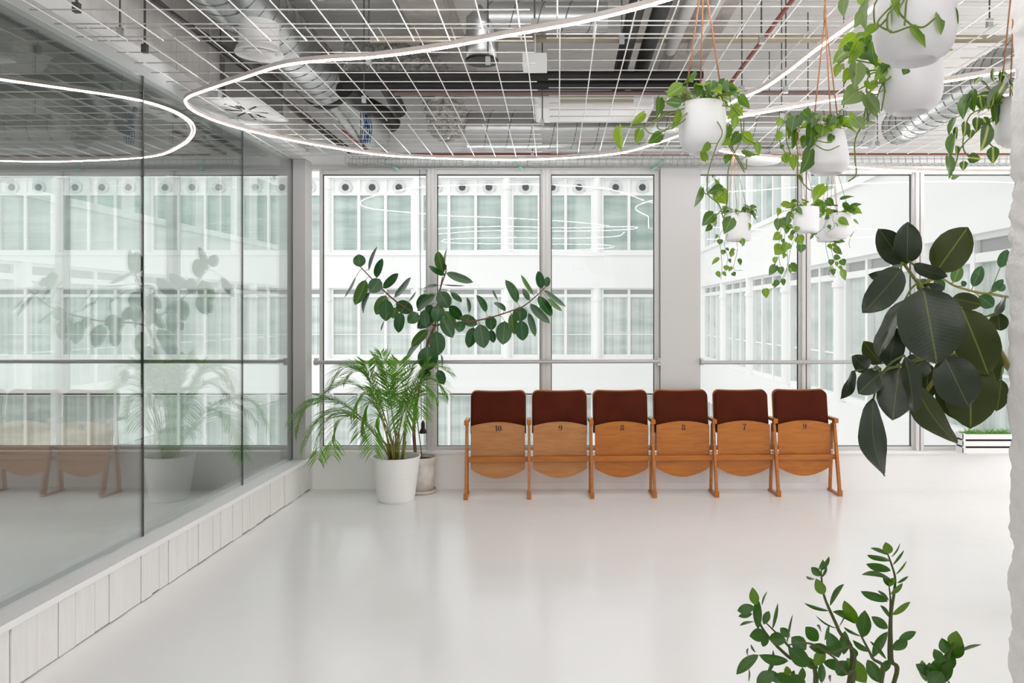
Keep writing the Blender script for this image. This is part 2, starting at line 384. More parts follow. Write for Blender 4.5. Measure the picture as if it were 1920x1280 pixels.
# side room behind the glass, far walls
struct(MB().box(-8.2, -8, -4.2, YB + .25, 0, 3.2).build('wall_left', M_white))
struct(MB().box(-8, -2.6, -4.4, -4.2, 0, 3.0).build('wall_rear', M_white))
w = MB(); w.box(5.98, 6.18, -4.2, 3.2, 0, ZC).box(5.98, 6.18, 6.3, YB + .25, 0, ZC).box(5.98, 6.18, 3.2, 6.3, 0, .55).box(5.98, 6.18, 3.2, 6.3, 2.95, ZC)  # right wall, with an opening added to hold the fill lamp
struct(w.build('wall_right', M_white))
w = MB(); w.box(-2.6, 6, -4.4, -4.2, 0, 0.5); w.box(-2.6, 6, -4.4, -4.2, 3.0, ZC)
for x in (-2.5, 1.5, 5.5): w.box(x - .15, x + .15, -4.4, -4.2, 0.5, 3.0)
struct(w.build('wall_rear', M_white))

# rough plaster wall end on the right
def plaster():
    m = MB(); X0 = 1.3; Ye = 2.215; n_z = 330; prof = []
    # cross section: left face (towards +Y), rounded end, short far face
    for i in range(40): prof.append((X0, Ye - 0.9 + 0.87 * i / 39))
    for i in range(1, 7):
        a = i / 6 * PI / 2; prof.append((X0 + 0.03 - 0.03 * math.cos(a), Ye - 0.03 + 0.03 * math.sin(a)))
    for i in range(1, 14): prof.append((X0 + 0.03 + 0.35 * i / 13, Ye))
    vs = []; fs = []; n = len(prof)
    for j in range(n_z):
        z = 0.0 + ZC * j / (n_z - 1)
        edge = 0.028 * math.sin((z - 0.55) * 1.9) * 0 + 0.035 * (1 - ((z - 1.25) / 1.3) ** 2) * 0.9
        edge = max(edge, -0.06)
        for i, (x, y_) in enumerate(prof):
            p = Vector((x, y_, z))
            d = 0.010 * noise.noise(p * 9) + 0.008 * noise.noise(p * 26 + Vector((5, 1, 2))) + 0.004 * noise.noise(p * 70)
            if y_ >= Ye - 0.005: nx, ny = 0, 1
            elif x <= X0 + 0.001: nx, ny = -1, 0
            else: nx, ny = -0.7, 0.7
            fall = max(0.0, 1 - (Ye - y_) / 0.35)
            vs.append((x + nx * d - 0 * fall, y_ + ny * d * 1.5 + edge * fall, z))
    for j in range(n_z - 1):
        for i in range(n - 1):
            fs.append((j * n + i, j * n + i + 1, (j + 1) * n + i + 1, (j + 1) * n + i))
    m.add(vs, fs)
    return struct(m.build('wall_right', M_plaster, smooth=True))
plaster()
struct(MB().box(1.312, 1.68, -4.2, 2.19, 0, ZC).build('wall_right', M_plaster))

# ---------------------------------------------------------------- courtyard buildings outside
M_fac = mat('white_facade', srgb(238, 238, 237), 0.7, var=0.02, vscale=0.6)
def pane_mat(name, c1, c2, sc_=10):
    m, nt, b = new_mat(name); N, L = nt.nodes, nt.links
    tc = N.new('ShaderNodeTexCoord'); mp = N.new('ShaderNodeMapping'); L.new(tc.outputs['Object'], mp.inputs[0]); mp.inputs['Scale'].default_value = (sc_, sc_, 0.05)
    n = N.new('ShaderNodeTexNoise'); n.inputs['Scale'].default_value = 1.0; n.inputs['Detail'].default_value = 5; L.new(mp.outputs[0], n.inputs[0])
    mp2 = N.new('ShaderNodeMapping'); L.new(tc.outputs['Object'], mp2.inputs[0]); mp2.inputs['Scale'].default_value = (0.35, 0.35, 2.2)
    n2 = N.new('ShaderNodeTexNoise'); n2.inputs['Scale'].default_value = 1.3; n2.inputs['Detail'].default_value = 3; L.new(mp2.outputs[0], n2.inputs[0])
    av = N.new('ShaderNodeMath'); av.operation = 'MULTIPLY_ADD'; av.inputs[1].default_value = 0.5; L.new(n.outputs[0], av.inputs[0])
    hf = N.new('ShaderNodeMath'); hf.operation = 'MULTIPLY'; hf.inputs[1].default_value = 0.5; L.new(n2.outputs[0], hf.inputs[0]); L.new(hf.outputs[0], av.inputs[2])
    r = N.new('ShaderNodeValToRGB'); r.color_ramp.elements[0].position = 0.38; r.color_ramp.elements[1].position = 0.6
    r.color_ramp.elements[0].color = c1; r.color_ramp.elements[1].color = c2; L.new(av.outputs[0], r.inputs[0]); L.new(r.outputs[0], b.inputs['Base Color'])
    b.inputs['Roughness'].default_value = 0.08; return m
M_pane1 = pane_mat('pale_green_pane', srgb(150, 168, 162), srgb(196, 208, 203), 2.5)
M_pane2 = pane_mat('curtained_pane', srgb(170, 182, 178), srgb(214, 220, 216), 9)
M_louv = mat('grey_louvre', srgb(168, 170, 170), 0.6)
M_ring = mat('pale_grey_vent_ring', srgb(208, 210, 210), 0.5)
M_hole = mat('dark_vent', srgb(70, 74, 76), 0.5)
YF = 25.0; BAY = 2.914; PW = 0.876
XF = lambda p: (p - VX) / F * YF
def fz(y): return CZ - (y - VY) / F * YF
rows = [dict(z0=fz(472), z1=fz(366), top=fz(334), kind='vent'), dict(z0=fz(668), z1=fz(557), top=fz(540), kind='louvre', sash=fz(627)), dict(z0=fz(868), z1=fz(742), top=fz(737), kind='plain')]
def facade(root, origin, U, NV, n_bays, u_start, tag_rows):
    # origin: start point, U: unit vector along the wall, NV: unit vector out of the wall
    def T(v): return Vector(origin) + U * v.x + NV * (-v.y) + Vector((0, 0, v.z))
    for k in range(n_bays):
        u0 = u_start + k * BAY
        col = MB(); ang = 14
        for zb, zt in ((rows[0]['z0'] - 0.05, rows[0]['top'] + .05), (rows[1]['z0'] - .05, rows[1]['top']), (rows[2]['z0'] - 1, rows[2]['top'])):
            c0 = T(Vector((u0, 0.05, 0)));
            col.tube([(c0.x, c0.y, zb), (c0.x, c0.y, zt)], 0.15, ang)
            col.tube([(c0.x, c0.y, zt - 0.42), (c0.x, c0.y, zt - 0.34)], 0.175, ang)
        col.build('column', M_fac, root, smooth=True, auto=40)
        for ri, r in enumerate(rows):
            if ri not in tag_rows: continue
            f = MB(); a0 = u0 + 0.16; a1 = u0 + BAY - 0.16
            pw = (a1 - a0) / 3
            for j in range(4):
                x = a0 + pw * j; f.box(x - 0.045, x + 0.045, 0.012, 0.136, r['z0'] - .03, r['top'] - .01, T)
            f.box(a0, a1, 0.02, 0.14, r['z0'] - 0.05, r['z0'] + 0.06, T); f.box(a0, a1, 0.02, 0.14, r['z1'], r['z1'] + 0.1, T)
            f.box(a0, a1, 0.02, 0.14, r['top'] - 0.05, r['top'], T)
            if r['kind'] == 'louvre': f.box(a0, a1, 0.09, 0.13, r['sash'] - 0.015, r['sash'] + 0.015, T)
            win = f.build('window', M_fac, root)
            g = MB(); g.box(a0 + .045, a1 - .045, 0.11, 0.15, r['z0'] + .06, r['z1'], T)
            g.build('pane', M_pane1 if ri == 0 else M_pane2, win)
            if r['kind'] == 'vent':
                MB().box(a0, a1, 0.06, 0.14, r['z1'] + .09, r['top'] - .04, T).build('panel', M_fac, win)
                zc = fz(351)
                for j in range(3):
                    cc = T(Vector((a0 + pw * (j + .5), 0.05, zc))); pts = [cc + NV * 0.0, cc + NV * 0.04]
                    MB().tube(pts, 0.21, 20).build('vent_ring', M_ring, win, smooth=True, auto=40); MB().tube([cc + NV * 0.035, cc + NV * 0.05], 0.11, 16).build('vent_grille', M_hole, win)
            if r['kind'] == 'louvre':
                MB().box(a0 + .045, a1 - .045, 0.08, 0.14, r['z1'] + .1, r['top'] - .05, T).build('louvre', M_louv, win)
def spandrels(root, T, u0, u1, name='wall'):
    s = MB()
    s.box(u0, u1, 0.16, 0.6, -7.0, 9.5, T)                                    # wall behind the windows
    s.box(u0, u1, -0.10, 0.16, rows[1]['top'], rows[0]['z0'] - .05, T)
    s.box(u0, u1, -0.10, 0.16, rows[2]['top'], rows[1]['z0'] - .05, T)
    s.box(u0, u1, -0.22, 0.16, fz(735), fz(724), T)
    s.box(u0, u1, -0.15, 0.16, rows[0]['z0'] - .12, rows[0]['z0'] - .03, T)
    s.box(u0, u1, -0.10, 0.16, rows[0]['top'], 9.5, T)
    s.box(u0, u1, -0.10, 0.16, -7, rows[2]['z0'] - .05, T)
    s.build(name, M_fac, root)
fb = thing('courtyard_building', 'white building facing us across the courtyard with columns and round vents', 'building', (0, YF, -7))
facade(fb, (XF(613), YF, 0), Vector((1, 0, 0)), Vector((0, -1, 0)), 9, -BAY * 5, (0, 1, 2))
spandrels(fb, lambda v: Vector((v.x, YF + v.y, v.z)), -18, 4.4)
XR = 4.55
rb = thing('courtyard_wing', 'white right wing of the courtyard running away towards the facing building', 'building', (XR, 16, -7))
facade(rb, (XR, 24.4, 0), Vector((0, -1, 0)), Vector((-1, 0, 0)), 6, -0.3 + 0.6, (0, 1, 2))
spandrels(rb, lambda v: Vector((XR + v.y, 24.4 - v.x, v.z)), -0.5, 17.4)
struct(MB().box(-20, 8, YB + .3, 26, -7.2, -7.0).build('ground', mat('pale_courtyard_paving', srgb(222, 222, 220), 0.8)))
struct(MB().box(-8.2, 6.2, YB + .0, YB + .3, ZC + .3, 7.5).build('wall_back', M_fac))
struct(MB().box(-8.2, 6.2, YB + .0, YB + .3, -7.0, -.12).build('wall_back', M_fac))

# ---------------------------------------------------------------- row of theatre seats
A = math.asin(0.128 / 3.07); U0 = Vector((-0.7385, 6.222, 0)); pit = 0.5112
def RT(v): return U0 + Vector((math.cos(A) * v.x - math.sin(A) * v.y, math.sin(A) * v.x + math.cos(A) * v.y, v.z))
def leanT(v): return RT(Vector((v.x, v.y + (v.z - 0.55) * 0.15, v.z)))
row = thing('theatre_seat_row', 'row of six folded vintage wooden theatre seats with brown fabric backs under the windows', 'seat row', tuple(RT(Vector((pit * 3, 0.15, 0)))))
def crescents(m, cx, cz, rx, rz, yy, T, th=0.62, gap=0.12):
    for sd in (-1, 1):
        o_ = [(cx + sd * rx * math.cos(a), cz + rz * math.sin(a)) for a in [(-PI / 2 + gap) + (PI - 2 * gap) * i / 12 for i in range(13)]]
        i_ = [(cx + sd * rx * (1 - th) * math.cos(a), cz + rz * 0.93 * math.sin(a)) for a in [(PI / 2 - gap) - (PI - 2 * gap) * i / 12 for i in range(13)]]
        m.prism(o_ + i_, yy - 0.0015, yy, T)
def digit(m, ch, cx, cz, h, yy, T):
    if ch == '0': crescents(m, cx, cz, h * .33, h * .5, yy, T)
    elif ch == '1':
        m.box(cx - h * .09, cx + h * .09, yy - .0015, yy, cz - h * .5, cz + h * .5, T)
        m.prism([(cx - h * .26, cz + h * .26), (cx - h * .12, cz + h * .34), (cx - h * .12, cz + h * .5)], yy - .0015, yy, T)
        m.box(cx - h * .2, cx - h * .11, yy - .0015, yy, cz - h * .5, cz - h * .45, T); m.box(cx + h * .11, cx + h * .2, yy - .0015, yy, cz - h * .5, cz - h * .45, T)
    elif ch == '8':
        crescents(m, cx, cz + h * .26, h * .25, h * .24, yy, T, .6, .2); crescents(m, cx, cz - h * .24, h * .31, h * .26, yy, T, .6, .2)
    elif ch == '9':
        crescents(m, cx, cz + h * .18, h * .3, h * .31, yy, T, .6, .15)
        o_ = [(cx + h * .32 - h * .02 * i, cz + h * .05 - h * .055 * i) for i in range(6)] + [(cx + h * .05, cz - h * .42), (cx - h * .12, cz - h * .5)]
        o_ += [(cx + h * .0, cz - h * .38), (cx + h * .1, cz - h * .22), (cx + h * .14, cz - h * .05)]
        m.prism(o_, yy - .0015, yy, T)
        m.prism([(cx - h * .28 + h * .08 * math.cos(a), cz - h * .36 + h * .09 * math.sin(a)) for a in [PI * 2 * i / 10 for i in range(10)]], yy - .0015, yy, T)
    elif ch == '7':
        m.prism([(cx - h * .28, cz + h * .28), (cx - h * .24, cz + h * .5), (cx + h * .3, cz + h * .5), (cx + h * .3, cz + h * .36), (cx - h * .2, cz + h * .36)], yy - .0015, yy, T)
        m.prism([(cx + h * .18, cz + h * .33), (cx + h * .3, cz + h * .33), (cx + h * .1, cz + h * .02), (cx + h * .07, cz - h * .48), (cx - h * .13, cz - h * .48), (cx - h * .04, cz)], yy - .0015, yy, T)
nums = ['10', '9', '8', '8', '7', '9']
for i in range(6):
    cx = pit * (i + .5); hw = 0.222
    wd = M_woodp if i < 2 else M_wood  # first two seats get the paler beech
    # backrest: rounded pad on a wooden rim
    def rr(hw_, z0, z1, r, flare=0.0):
        o_ = [(-hw_, z0)]
        for k in range(9):
            a = PI - k / 8 * PI / 2; o_.append((-hw_ + r + r * math.cos(a) - 0, z1 - r + r * math.sin(a)))
        for k in range(1, 8): o_.append((-hw_ + r + (2 * hw_ - 2 * r) * k / 8, z1 - 0.006 * math.sin(PI * k / 8)))
        for k in range(9):
            a = PI / 2 - k / 8 * PI / 2; o_.append((hw_ - r + r * math.cos(a), z1 - r + r * math.sin(a)))
        o_.append((hw_, z0)); return [(cx + x, z) for x, z in o_]
    bk = MB().prism(rr(0.232, 0.50, 0.858, 0.05), 0.222, 0.236, leanT).build('backrest', M_wood, row, bevel=0.004)
    MB().prism(rr(0.226, 0.50, 0.851, 0.048), 0.165, 0.222, leanT).build('back_cushion', M_fabric, bk, smooth=True, auto=60, bevel=0.016, bseg=4)
    # folded seat board
    o_ = []
    for k in range(17):
        t = k / 16; x = -hw + 2 * hw * t; o_.append((cx + x, 0.574 + 0.034 * math.sin(PI * t) ** 0.9))
    for k in range(17):
        t = k / 16; x = hw - 2 * hw * t; o_.append((cx + x, 0.222 - 0.078 * math.sin(PI * t) ** 0.85))
    st = MB().prism(o_, 0.127, 0.142, RT).build('seat', wd, row, bevel=0.003)
    st['label'] = 'folded seat board numbered ' + nums[i]
    nm = MB(); s_ = nums[i]
    if s_ == '10': digit(nm, '1', cx - 0.012, 0.556, 0.047, 0.1268, RT); digit(nm, '0', cx + 0.014, 0.556, 0.047, 0.1268, RT)
    else: digit(nm, s_, cx + 0.004, 0.556, 0.05, 0.1268, RT)
    nm.build('seat_number', M_num, st)
    for sd in (-1, 1):
        MB().box(cx + sd * (hw + 0.010) - 0.009, cx + sd * (hw + 0.010) + 0.009, 0.112, 0.13, 0.352, 0.367, RT).box(cx + sd * (hw + 0.010) - 0.009, cx + sd * (hw + 0.010) + 0.009, 0.112, 0.13, 0.333, 0.343, RT).build('hinge', M_brkt, st)
        b_ = MB().tube([RT(Vector((cx + sd * (hw - 0.022), 0.129, 0.376))), RT(Vector((cx + sd * (hw - 0.022), 0.1255, 0.376)))], 0.006, 10).build('bolt', M_woodp, st)
for i in range(7):
    x = pit * i
    MB().box(x - 0.016, x + 0.016, 0.0, 0.25, 0.0, 0.016, RT).box(x - 0.017, x + 0.017, -0.004, 0.03, 0.0, 0.05, RT).build('foot', M_wood, row, bevel=0.003)
    def legT(y0, y1, z0, z1):
        def T(v):
            t = (v.z - z0) / (z1 - z0); return RT(Vector((v.x, v.y + y0 + (y1 - y0) * t, v.z)))
        return T
    MB().box(x - 0.011, x + 0.011, -0.013, 0.022, 0.045, 0.61, legT(0.018, 0.135, 0.045, 0.61)).build('leg', M_wood, row, bevel=0.002)
    MB().box(x - 0.010, x + 0.010, -0.013, 0.018, 0.014, 0.58, legT(0.222, 0.17, 0.014, 0.58)).build('leg', M_wood, row, bevel=0.002)
    MB().box(x - 0.019, x + 0.019, 0.085, 0.275, 0.602, 0.628, RT).box(x - 0.019, x + 0.019, 0.082, 0.112, 0.588, 0.628, RT).build('armrest', M_wood, row, bevel=0.005)
MB().box(-0.012, pit * 6 + 0.012, 0.088, 0.110, 0.287, 0.328, RT).build('crossbar', M_wood, row, bevel=0.002)

# ---------------------------------------------------------------- leaves
def interp(tab, t):
    for (a, va), (b, vb) in zip(tab, tab[1:]):
        if t <= b: return va + (vb - va) * ((t - a) / (b - a) if b > a else 0)
    return tab[-1][1]
SH = {
 'ficus': [(0, .0), (.05, .36), (.15, .72), (.3, .95), (.48, 1.0), (.65, .93), (.8, .72), (.91, .42), (.97, .17), (1, 0)],
 'heart': [(0, .25), (.05, .72), (.16, .96), (.3, 1.0), (.5, .86), (.7, .56), (.86, .27), (.95, .1), (1, 0)],
 'zz':    [(0, .0), (.12, .5), (.3, .88), (.5, 1.0), (.68, .9), (.83, .6), (.94, .26), (1, 0)],
 'lance': [(0, .15), (.15, .7), (.4, 1.0), (.7, .7), (1, 0)],
}
def leaf(m, base, tip, width, nrm, shape='ficus', curl=0.08, fold=0.15, nseg=9, nc=4, thick=0.0, flip=False, mi=0, wave=0.0, seed=0):
    base = Vector(base); tip = Vector(tip); ax = tip - base; Ln = ax.length
    if Ln < 1e-5: return
    a = ax / Ln; n = Vector(nrm); n = n - a * n.dot(a)
    if n.length < 1e-4: n = a.cross(Vector((1, 0, 0)))
    n.normalize(); s = a.cross(n).normalized()
    top = []; uvs = []
    for i in range(nseg + 1):
        t = i / nseg; w_ = interp(SH[shape], t) * width / 2
        cpos = base + ax * t + n * (math.sin(PI * t) * curl * Ln)
        for j in range(nc + 1):
            u = -1 + 2 * j / nc
            back = 0
            if shape == 'heart': back = -0.13 * Ln * abs(u) * max(0, 1 - t * 5)
            h = abs(u) * w_ * fold - wave * width * math.sin(t * 9 + seed + u) * abs(u) ** 2 * 0.1
            top.append(cpos + s * (u * w_) + n * h + a * back); uvs.append((0.5 + u * 0.5 * max(interp(SH[shape], t), .12), t))
    fs = []
    for i in range(nseg):
        for j in range(nc):
            q = i * (nc + 1) + j; fs.append((q, q + 1, q + nc + 2, q + nc + 1))
    if not thick:
        m.add(top, fs, uvs, mi)
    else:
        bot = [p - n * thick for p in top]
        mt, mb_ = (1, 0) if flip else (0, 1)
        m.add(top, fs, uvs, mt); m.add(bot, [tuple(reversed(f)) for f in fs], uvs, mb_)
def pix_leaf(m, O, sc_, b, t, w, Y, rng, ratio=0.58, dy=0.0, **kw):
    # leaf from its base and tip as seen in a crop of origin O and scale sc_
    Ya = Y + kw.pop('yb', 0.0); Yt = Y + dy
    B = P(O[0] + b[0] / sc_, O[1] + b[1] / sc_, Ya); T_ = P(O[0] + t[0] / sc_, O[1] + t[1] / sc_, Yt)
    Ln = (T_ - B).length; wa = w / sc_ / F * Y
    wreal = max(wa, min(Ln * ratio, wa * 3.0)); tilt = math.acos(max(0.0, min(1.0, wa / wreal)))
    a = (T_ - B).normalized(); view = -((B + T_) / 2 - Vector((0, 0, CZ))).normalized()
    n = (view - a * view.dot(a)).normalized(); s = a.cross(n)
    sg = kw.pop('sg', rng.choice((-1, 1)))
    tl = tilt * sg + rng.uniform(-.12, .12)
    n2 = n * math.cos(tl) + s * math.sin(tl)
    if kw.pop('up', False) and n2.z < 0 and tilt > 0.5: n2 = n * math.cos(tl) - s * math.sin(tl)
    leaf(m, B, T_, wreal, n2, **kw); return B, T_

# ---------------------------------------------------------------- rubber plant by the window
O7 = (630, 440); S7 = 4.2667
fic = [((195,258),(180,155),100),((262,285),(330,92),22),((325,345),(370,188),70),((160,335),(68,500),28),((238,360),(150,562),95),((350,352),(275,465),112),((272,460),(218,630),32),((375,425),(500,310),60),((465,500),(600,340),55),((400,485),(320,640),100),((400,515),(400,692),118),((480,545),(618,615),105),((480,580),(450,670),70),((520,620),(500,785),90),((655,625),(575,705),95),((585,530),(640,455),14),((385,690),(360,770),12),
((730,475),(650,590),80),((795,480),(650,610),70),((825,455),(905,585),118),((925,460),(1005,540),45),((830,560),(800,700),110),((800,600),(650,750),110),((905,570),(1010,680),80),((850,660),(935,825),105),((870,610),(950,750),80),((735,760),(600,890),85),((800,770),(820,965),130),((730,890),(740,1090),160),((700,830),(560,1010),55),((820,1080),(862,1200),75),((860,300),(815,128),85),((860,300),(885,110),18),((875,325),(742,248),45),((880,305),(1098,380),58),((820,405),(700,430),25),((862,400),(1030,408),9),((700,600),(720,740),80),((760,560),(730,640),70),((760,1100),(660,1140),90),((840,960),(850,1060),20),
((1000,655),(1130,720),90),((1000,690),(985,780),85),((1100,740),(1060,905),95),((1150,715),(1185,908),130),((1235,650),(1245,765),92),((1240,760),(1260,865),60),((1200,620),(1125,480),55),((1065,625),(1045,500),35),((1355,610),(1262,540),40),((1350,690),(1335,880),130),((1405,630),(1430,800),75),((1450,545),(1355,360),65),((1470,575),(1475,695),118),((1480,685),(1495,848),110),((1540,625),(1595,815),60),((1545,525),(1495,430),45),((1575,480),(1480,320),35),((1555,550),(1710,710),65),((1650,430),(1615,290),72),((1680,420),(1695,335),55),((1660,445),(1838,575),55),((1620,490),(1725,655),75),((1690,510),(1810,610),40),((1290,520),(1255,440),18)]
under = {4, 9, 25, 26, 31, 51, 57, 63, 12}
PX, PY = -1.138, 6.50
rp = thing('rubber_plant', 'tall rubber plant with spreading branches in a white clay pot by the window', 'plant', (PX, PY, 0))
rng = random.Random(11); lm = MB(); stm = MB()
def c7(x, y, Y): return P(O7[0] + x / S7, O7[1] + y / S7, Y)
branches = [[c7(480, 1000, 6.46), c7(600, 1060, 6.44), c7(715, 900, 6.42), c7(785, 740, 6.40)]]
trunk = spline([Vector((PX - .045, PY - .02, 0.25)), P(776, 800, 6.46), P(784, 740, 6.45), P(798, 670, 6.42), c7(730, 880, 6.41), c7(790, 730, 6.40)], 5)
tb = MB().tube(trunk, [0.014] * 8 + [0.011] * (len(trunk) - 8), 10)
br = [[c7(790,730,6.40),c7(650,640,6.37),c7(490,540,6.34),c7(370,435,6.32),c7(290,355,6.30),c7(190,250,6.28)],
      [c7(790,730,6.40),c7(815,600,6.38),c7(822,480,6.38),c7(850,380,6.38),c7(878,300,6.38),c7(882,240,6.38)],
      [c7(800,700,6.40),c7(812,560,6.42),c7(835,430,6.42),c7(852,335,6.42)],
      [c7(790,730,6.40),c7(880,705,6.36),c7(1010,700,6.33),c7(1130,685,6.3),c7(1270,652,6.28),c7(1420,602,6.26),c7(1500,570,6.26),c7(1590,500,6.25),c7(1672,422,6.25)]]
brp = []
for b_ in br:
    p_ = spline(b_, 5); brp += p_; tb.tube(p_, [0.008 - 0.004 * i / len(p_) for i in range(len(p_))], 7)
for i, (b_, t_, w_) in enumerate(fic):
    Y = 6.34 + rng.uniform(-.13, .12)
    B, T_ = pix_leaf(lm, O7, S7, b_, t_, w_, Y, rng, ratio=.56, dy=rng.uniform(-.05, .05), curl=rng.uniform(-.06, .08), fold=rng.uniform(.05, .2), thick=0.0008, flip=(i in under), up=True)
    q = min(brp + trunk[8:], key=lambda p: (p - B).length)
    if (q - B).length < 0.3: stm.tube(spline([q, (q + B) / 2 + Vector((0, 0, .01)), B], 3), 0.0022, 5)
for a_ in (stm,): tb.add(a_.v, a_.f, mi=1)
tb.build('trunk', [M_stem, M_rstem], rp, smooth=True)
lm.build('leaves', [L_fic_t, L_fic_b], rp, smooth=True)
po = MB(); po.lathe([(0.088, 0.022), (0.095, 0.03), (0.105, 0.15), (0.113, 0.245), (0.121, 0.248), (0.124, 0.262), (0.124, 0.292), (0.121, 0.30), (0.112, 0.30), (0.108, 0.27), (0.0, 0.27)], (PX, PY, 0), 44)
pp = po.build('pot', M_oldpot, rp, smooth=True, auto=50)
MB().lathe([(0.0, 0.268), (0.05, .282), (0.108, 0.276), (0.108, 0.271)], (PX, PY, 0), 30).build('soil', M_soil, pp)
MB().lathe([(0.09, 0.0), (0.112, 0.004), (0.12, 0.02), (0.122, 0.03), (0.116, 0.03), (0.11, 0.015), (0, .012)], (PX, PY, 0), 44).build('saucer', M_oldpot, rp, smooth=True, auto=50)
sk = MB().tube([Vector((PX + .01, PY - .02, .26)), P(781, 780, 6.5)], 0.004, 6).build('support_stake', M_dstem, rp)

# ---------------------------------------------------------------- areca palm
AX, AY = -1.298, 6.225
ap = thing('areca_palm', 'bushy green palm with arching fronds in a ribbed white floor pot', 'plant', (AX, AY, 0))
prof = [(0.140, 0.0), (0.146, 0.006)]
z = 0.02
while z < 0.345:
    r_ = 0.146 + (0.192 - 0.146) * z / 0.35
    rib = 0.0022 if z < 0.24 else 0
    prof += [(r_ - rib, z), (r_ + rib, z + 0.0075)]; z += 0.015
prof += [(0.193, 0.348), (0.196, 0.352), (0.194, 0.357), (0.187, 0.357), (0.183, 0.33), (0.178, 0.29), (0, .29)]
pp = MB().lathe(prof, (AX, AY, 0), 60).build('pot', M_pot2, ap, smooth=True, auto=60)
MB().lathe([(0.0, 0.305), (0.178, 0.298), (0.178, 0.291)], (AX, AY, 0), 30).build('soil', M_soil, pp)
O6 = (540, 640); S6 = 4.0
fr = [((30,600),(400,470),-.15),((60,690),(330,430),.02),((120,790),(420,520),-.2),((215,890),(420,540),-.05),((330,860),(470,560),.05),((320,350),(560,230),0),((250,440),(560,360),-.1),((590,150),(650,420),.05),((640,100),(720,400),-.05),((690,80),(760,380),.1),((840,150),(820,380),-.1),((950,170),(870,400),.1),((1060,150),(950,420),0),((1210,240),(960,290),.02),((1190,400),(980,330),-.1),((1120,430),(930,380),-.2),((640,830),(690,570),-.22),((540,700),(640,470),-.2),((480,560),(640,400),-.25),((860,640),(880,480),-.22),((990,560),(930,440),-.2),((1040,460),(900,360),.05),((760,260),(760,400),.0),((430,300),(620,300),.06)]
rng = random.Random(21); pm = MB(); rs = MB()
for i, (tp, md, dy) in enumerate(fr):
    Y1 = min(max(AY + dy, 5.9), 6.38)
    b0 = Vector((AX + rng.uniform(-.05, .05), AY + rng.uniform(-.05, .04), 0.30))
    mid = P(O6[0] + md[0] / S6, O6[1] + md[1] / S6, (AY + Y1) / 2); tip = P(O6[0] + tp[0] / S6, O6[1] + tp[1] / S6, Y1)
    # quadratic bezier through mid
    ctrl = mid * 2 - (b0 + tip) * 0.5
    pts = [b0 * (1 - t) ** 2 + ctrl * 2 * t * (1 - t) + tip * t * t for t in [k / 24 for k in range(25)]]
    rs.tube(pts, [0.0042 - 0.0034 * k / 24 for k in range(25)], 5)
    Lf = sum((pts[k + 1] - pts[k]).length for k in range(24))
    nl = int(Lf / 0.026)
    for j in range(nl):
        t = 0.36 + 0.64 * j / nl; k = min(int(t * 24), 23); p = pts[k].lerp(pts[k + 1], t * 24 - k)
        ta = (pts[k + 1] - pts[k]).normalized()
        sd = ta.cross(Vector((0, 0, 1)));
        if sd.length < .2: sd = Vector((1, 0.3, 0))
        sd.normalize(); upv = sd.cross(ta).normalized()
        env = math.sin(PI * min(1, (t - .30) / .75)) ** .6
        ll = (0.165 * env + 0.03) * rng.uniform(.85, 1.1) * min(1.0, 0.35 + Lf)
        for q in (-1, 1):
            d = (ta * rng.uniform(.75, 1.0) + sd * q * rng.uniform(.65, .9) + upv * rng.uniform(.05, .35)).normalized()
            e = p + d * ll; e.z -= ll * rng.uniform(.12, .38)
            if e.y > 6.56: e.y = 6.56
            leaf(pm, p, e, 0.0108, upv + sd * q * .3, 'lance', curl=.1, fold=.25, nseg=4, nc=2)
for _ in range(14):
    a = rng.uniform(0, 2 * PI); b0 = Vector((AX + .05 * math.cos(a), AY + .05 * math.sin(a), .295)); rs.tube([b0, b0 + Vector((.03 * math.cos(a), .03 * math.sin(a), rng.uniform(.12, .3)))], [.008, .004], 6)
rs.build('frond_stems', M_rstem, ap, smooth=True)
pm.build('leaves', L_palm, ap, smooth=True)

# ---------------------------------------------------------------- big rubber plant at the right edge
OB = (1560, 380); SB = 2.461
big = [((335,285),(215,120),125,0,2.45),((345,282),(350,88),122,0,2.38),((480,318),(628,112),165,1,2.42),((375,285),(535,340),62,0,2.34),((315,292),(170,335),50,0,2.36),((318,305),(142,508),135,0,2.30),
((420,392),(485,745),285,0,2.26),((600,488),(722,795),195,1,2.36),((555,440),(690,470),80,1,2.46),((335,450),(215,718),75,0,2.40),((295,575),(265,765),110,0,2.38),((225,742),(145,640),85,1,2.46),((165,770),(95,705),80,0,2.36),((105,775),(40,905),52,0,2.33),((222,785),(120,880),108,0,2.30),((310,760),(280,1005),165,0,2.30),((335,705),(375,975),80,0,2.26),((192,900),(240,1262),128,0,2.33),((370,812),(576,1112),105,1,2.36),((515,705),(630,942),195,0,2.28),((630,720),(640,1042),225,1,2.40),((560,760),(570,1000),170,1,2.46),((445,740),(435,915),90,1,2.46),((765,505),(775,590),80,1,2.45),((780,815),(758,962),70,1,2.45),((745,520),(800,430),30,0,2.42),((430,720),(350,800),120,0,2.44),((640,560),(760,720),120,1,2.5),((215,770),(205,750),30,0,2.32),((400,390),(520,400),60,0,2.44),((690,640),(760,830),110,1,2.5)]
bp_ = thing('rubber_plant', 'large dark rubber plant with broad glossy leaves beside the rough plaster wall', 'plant', (1.82, 2.62, 0))
rng = random.Random(31); lm = MB(); stm = MB()
cB = lambda x, y, Y: P(OB[0] + x / SB, OB[1] + y / SB, Y)
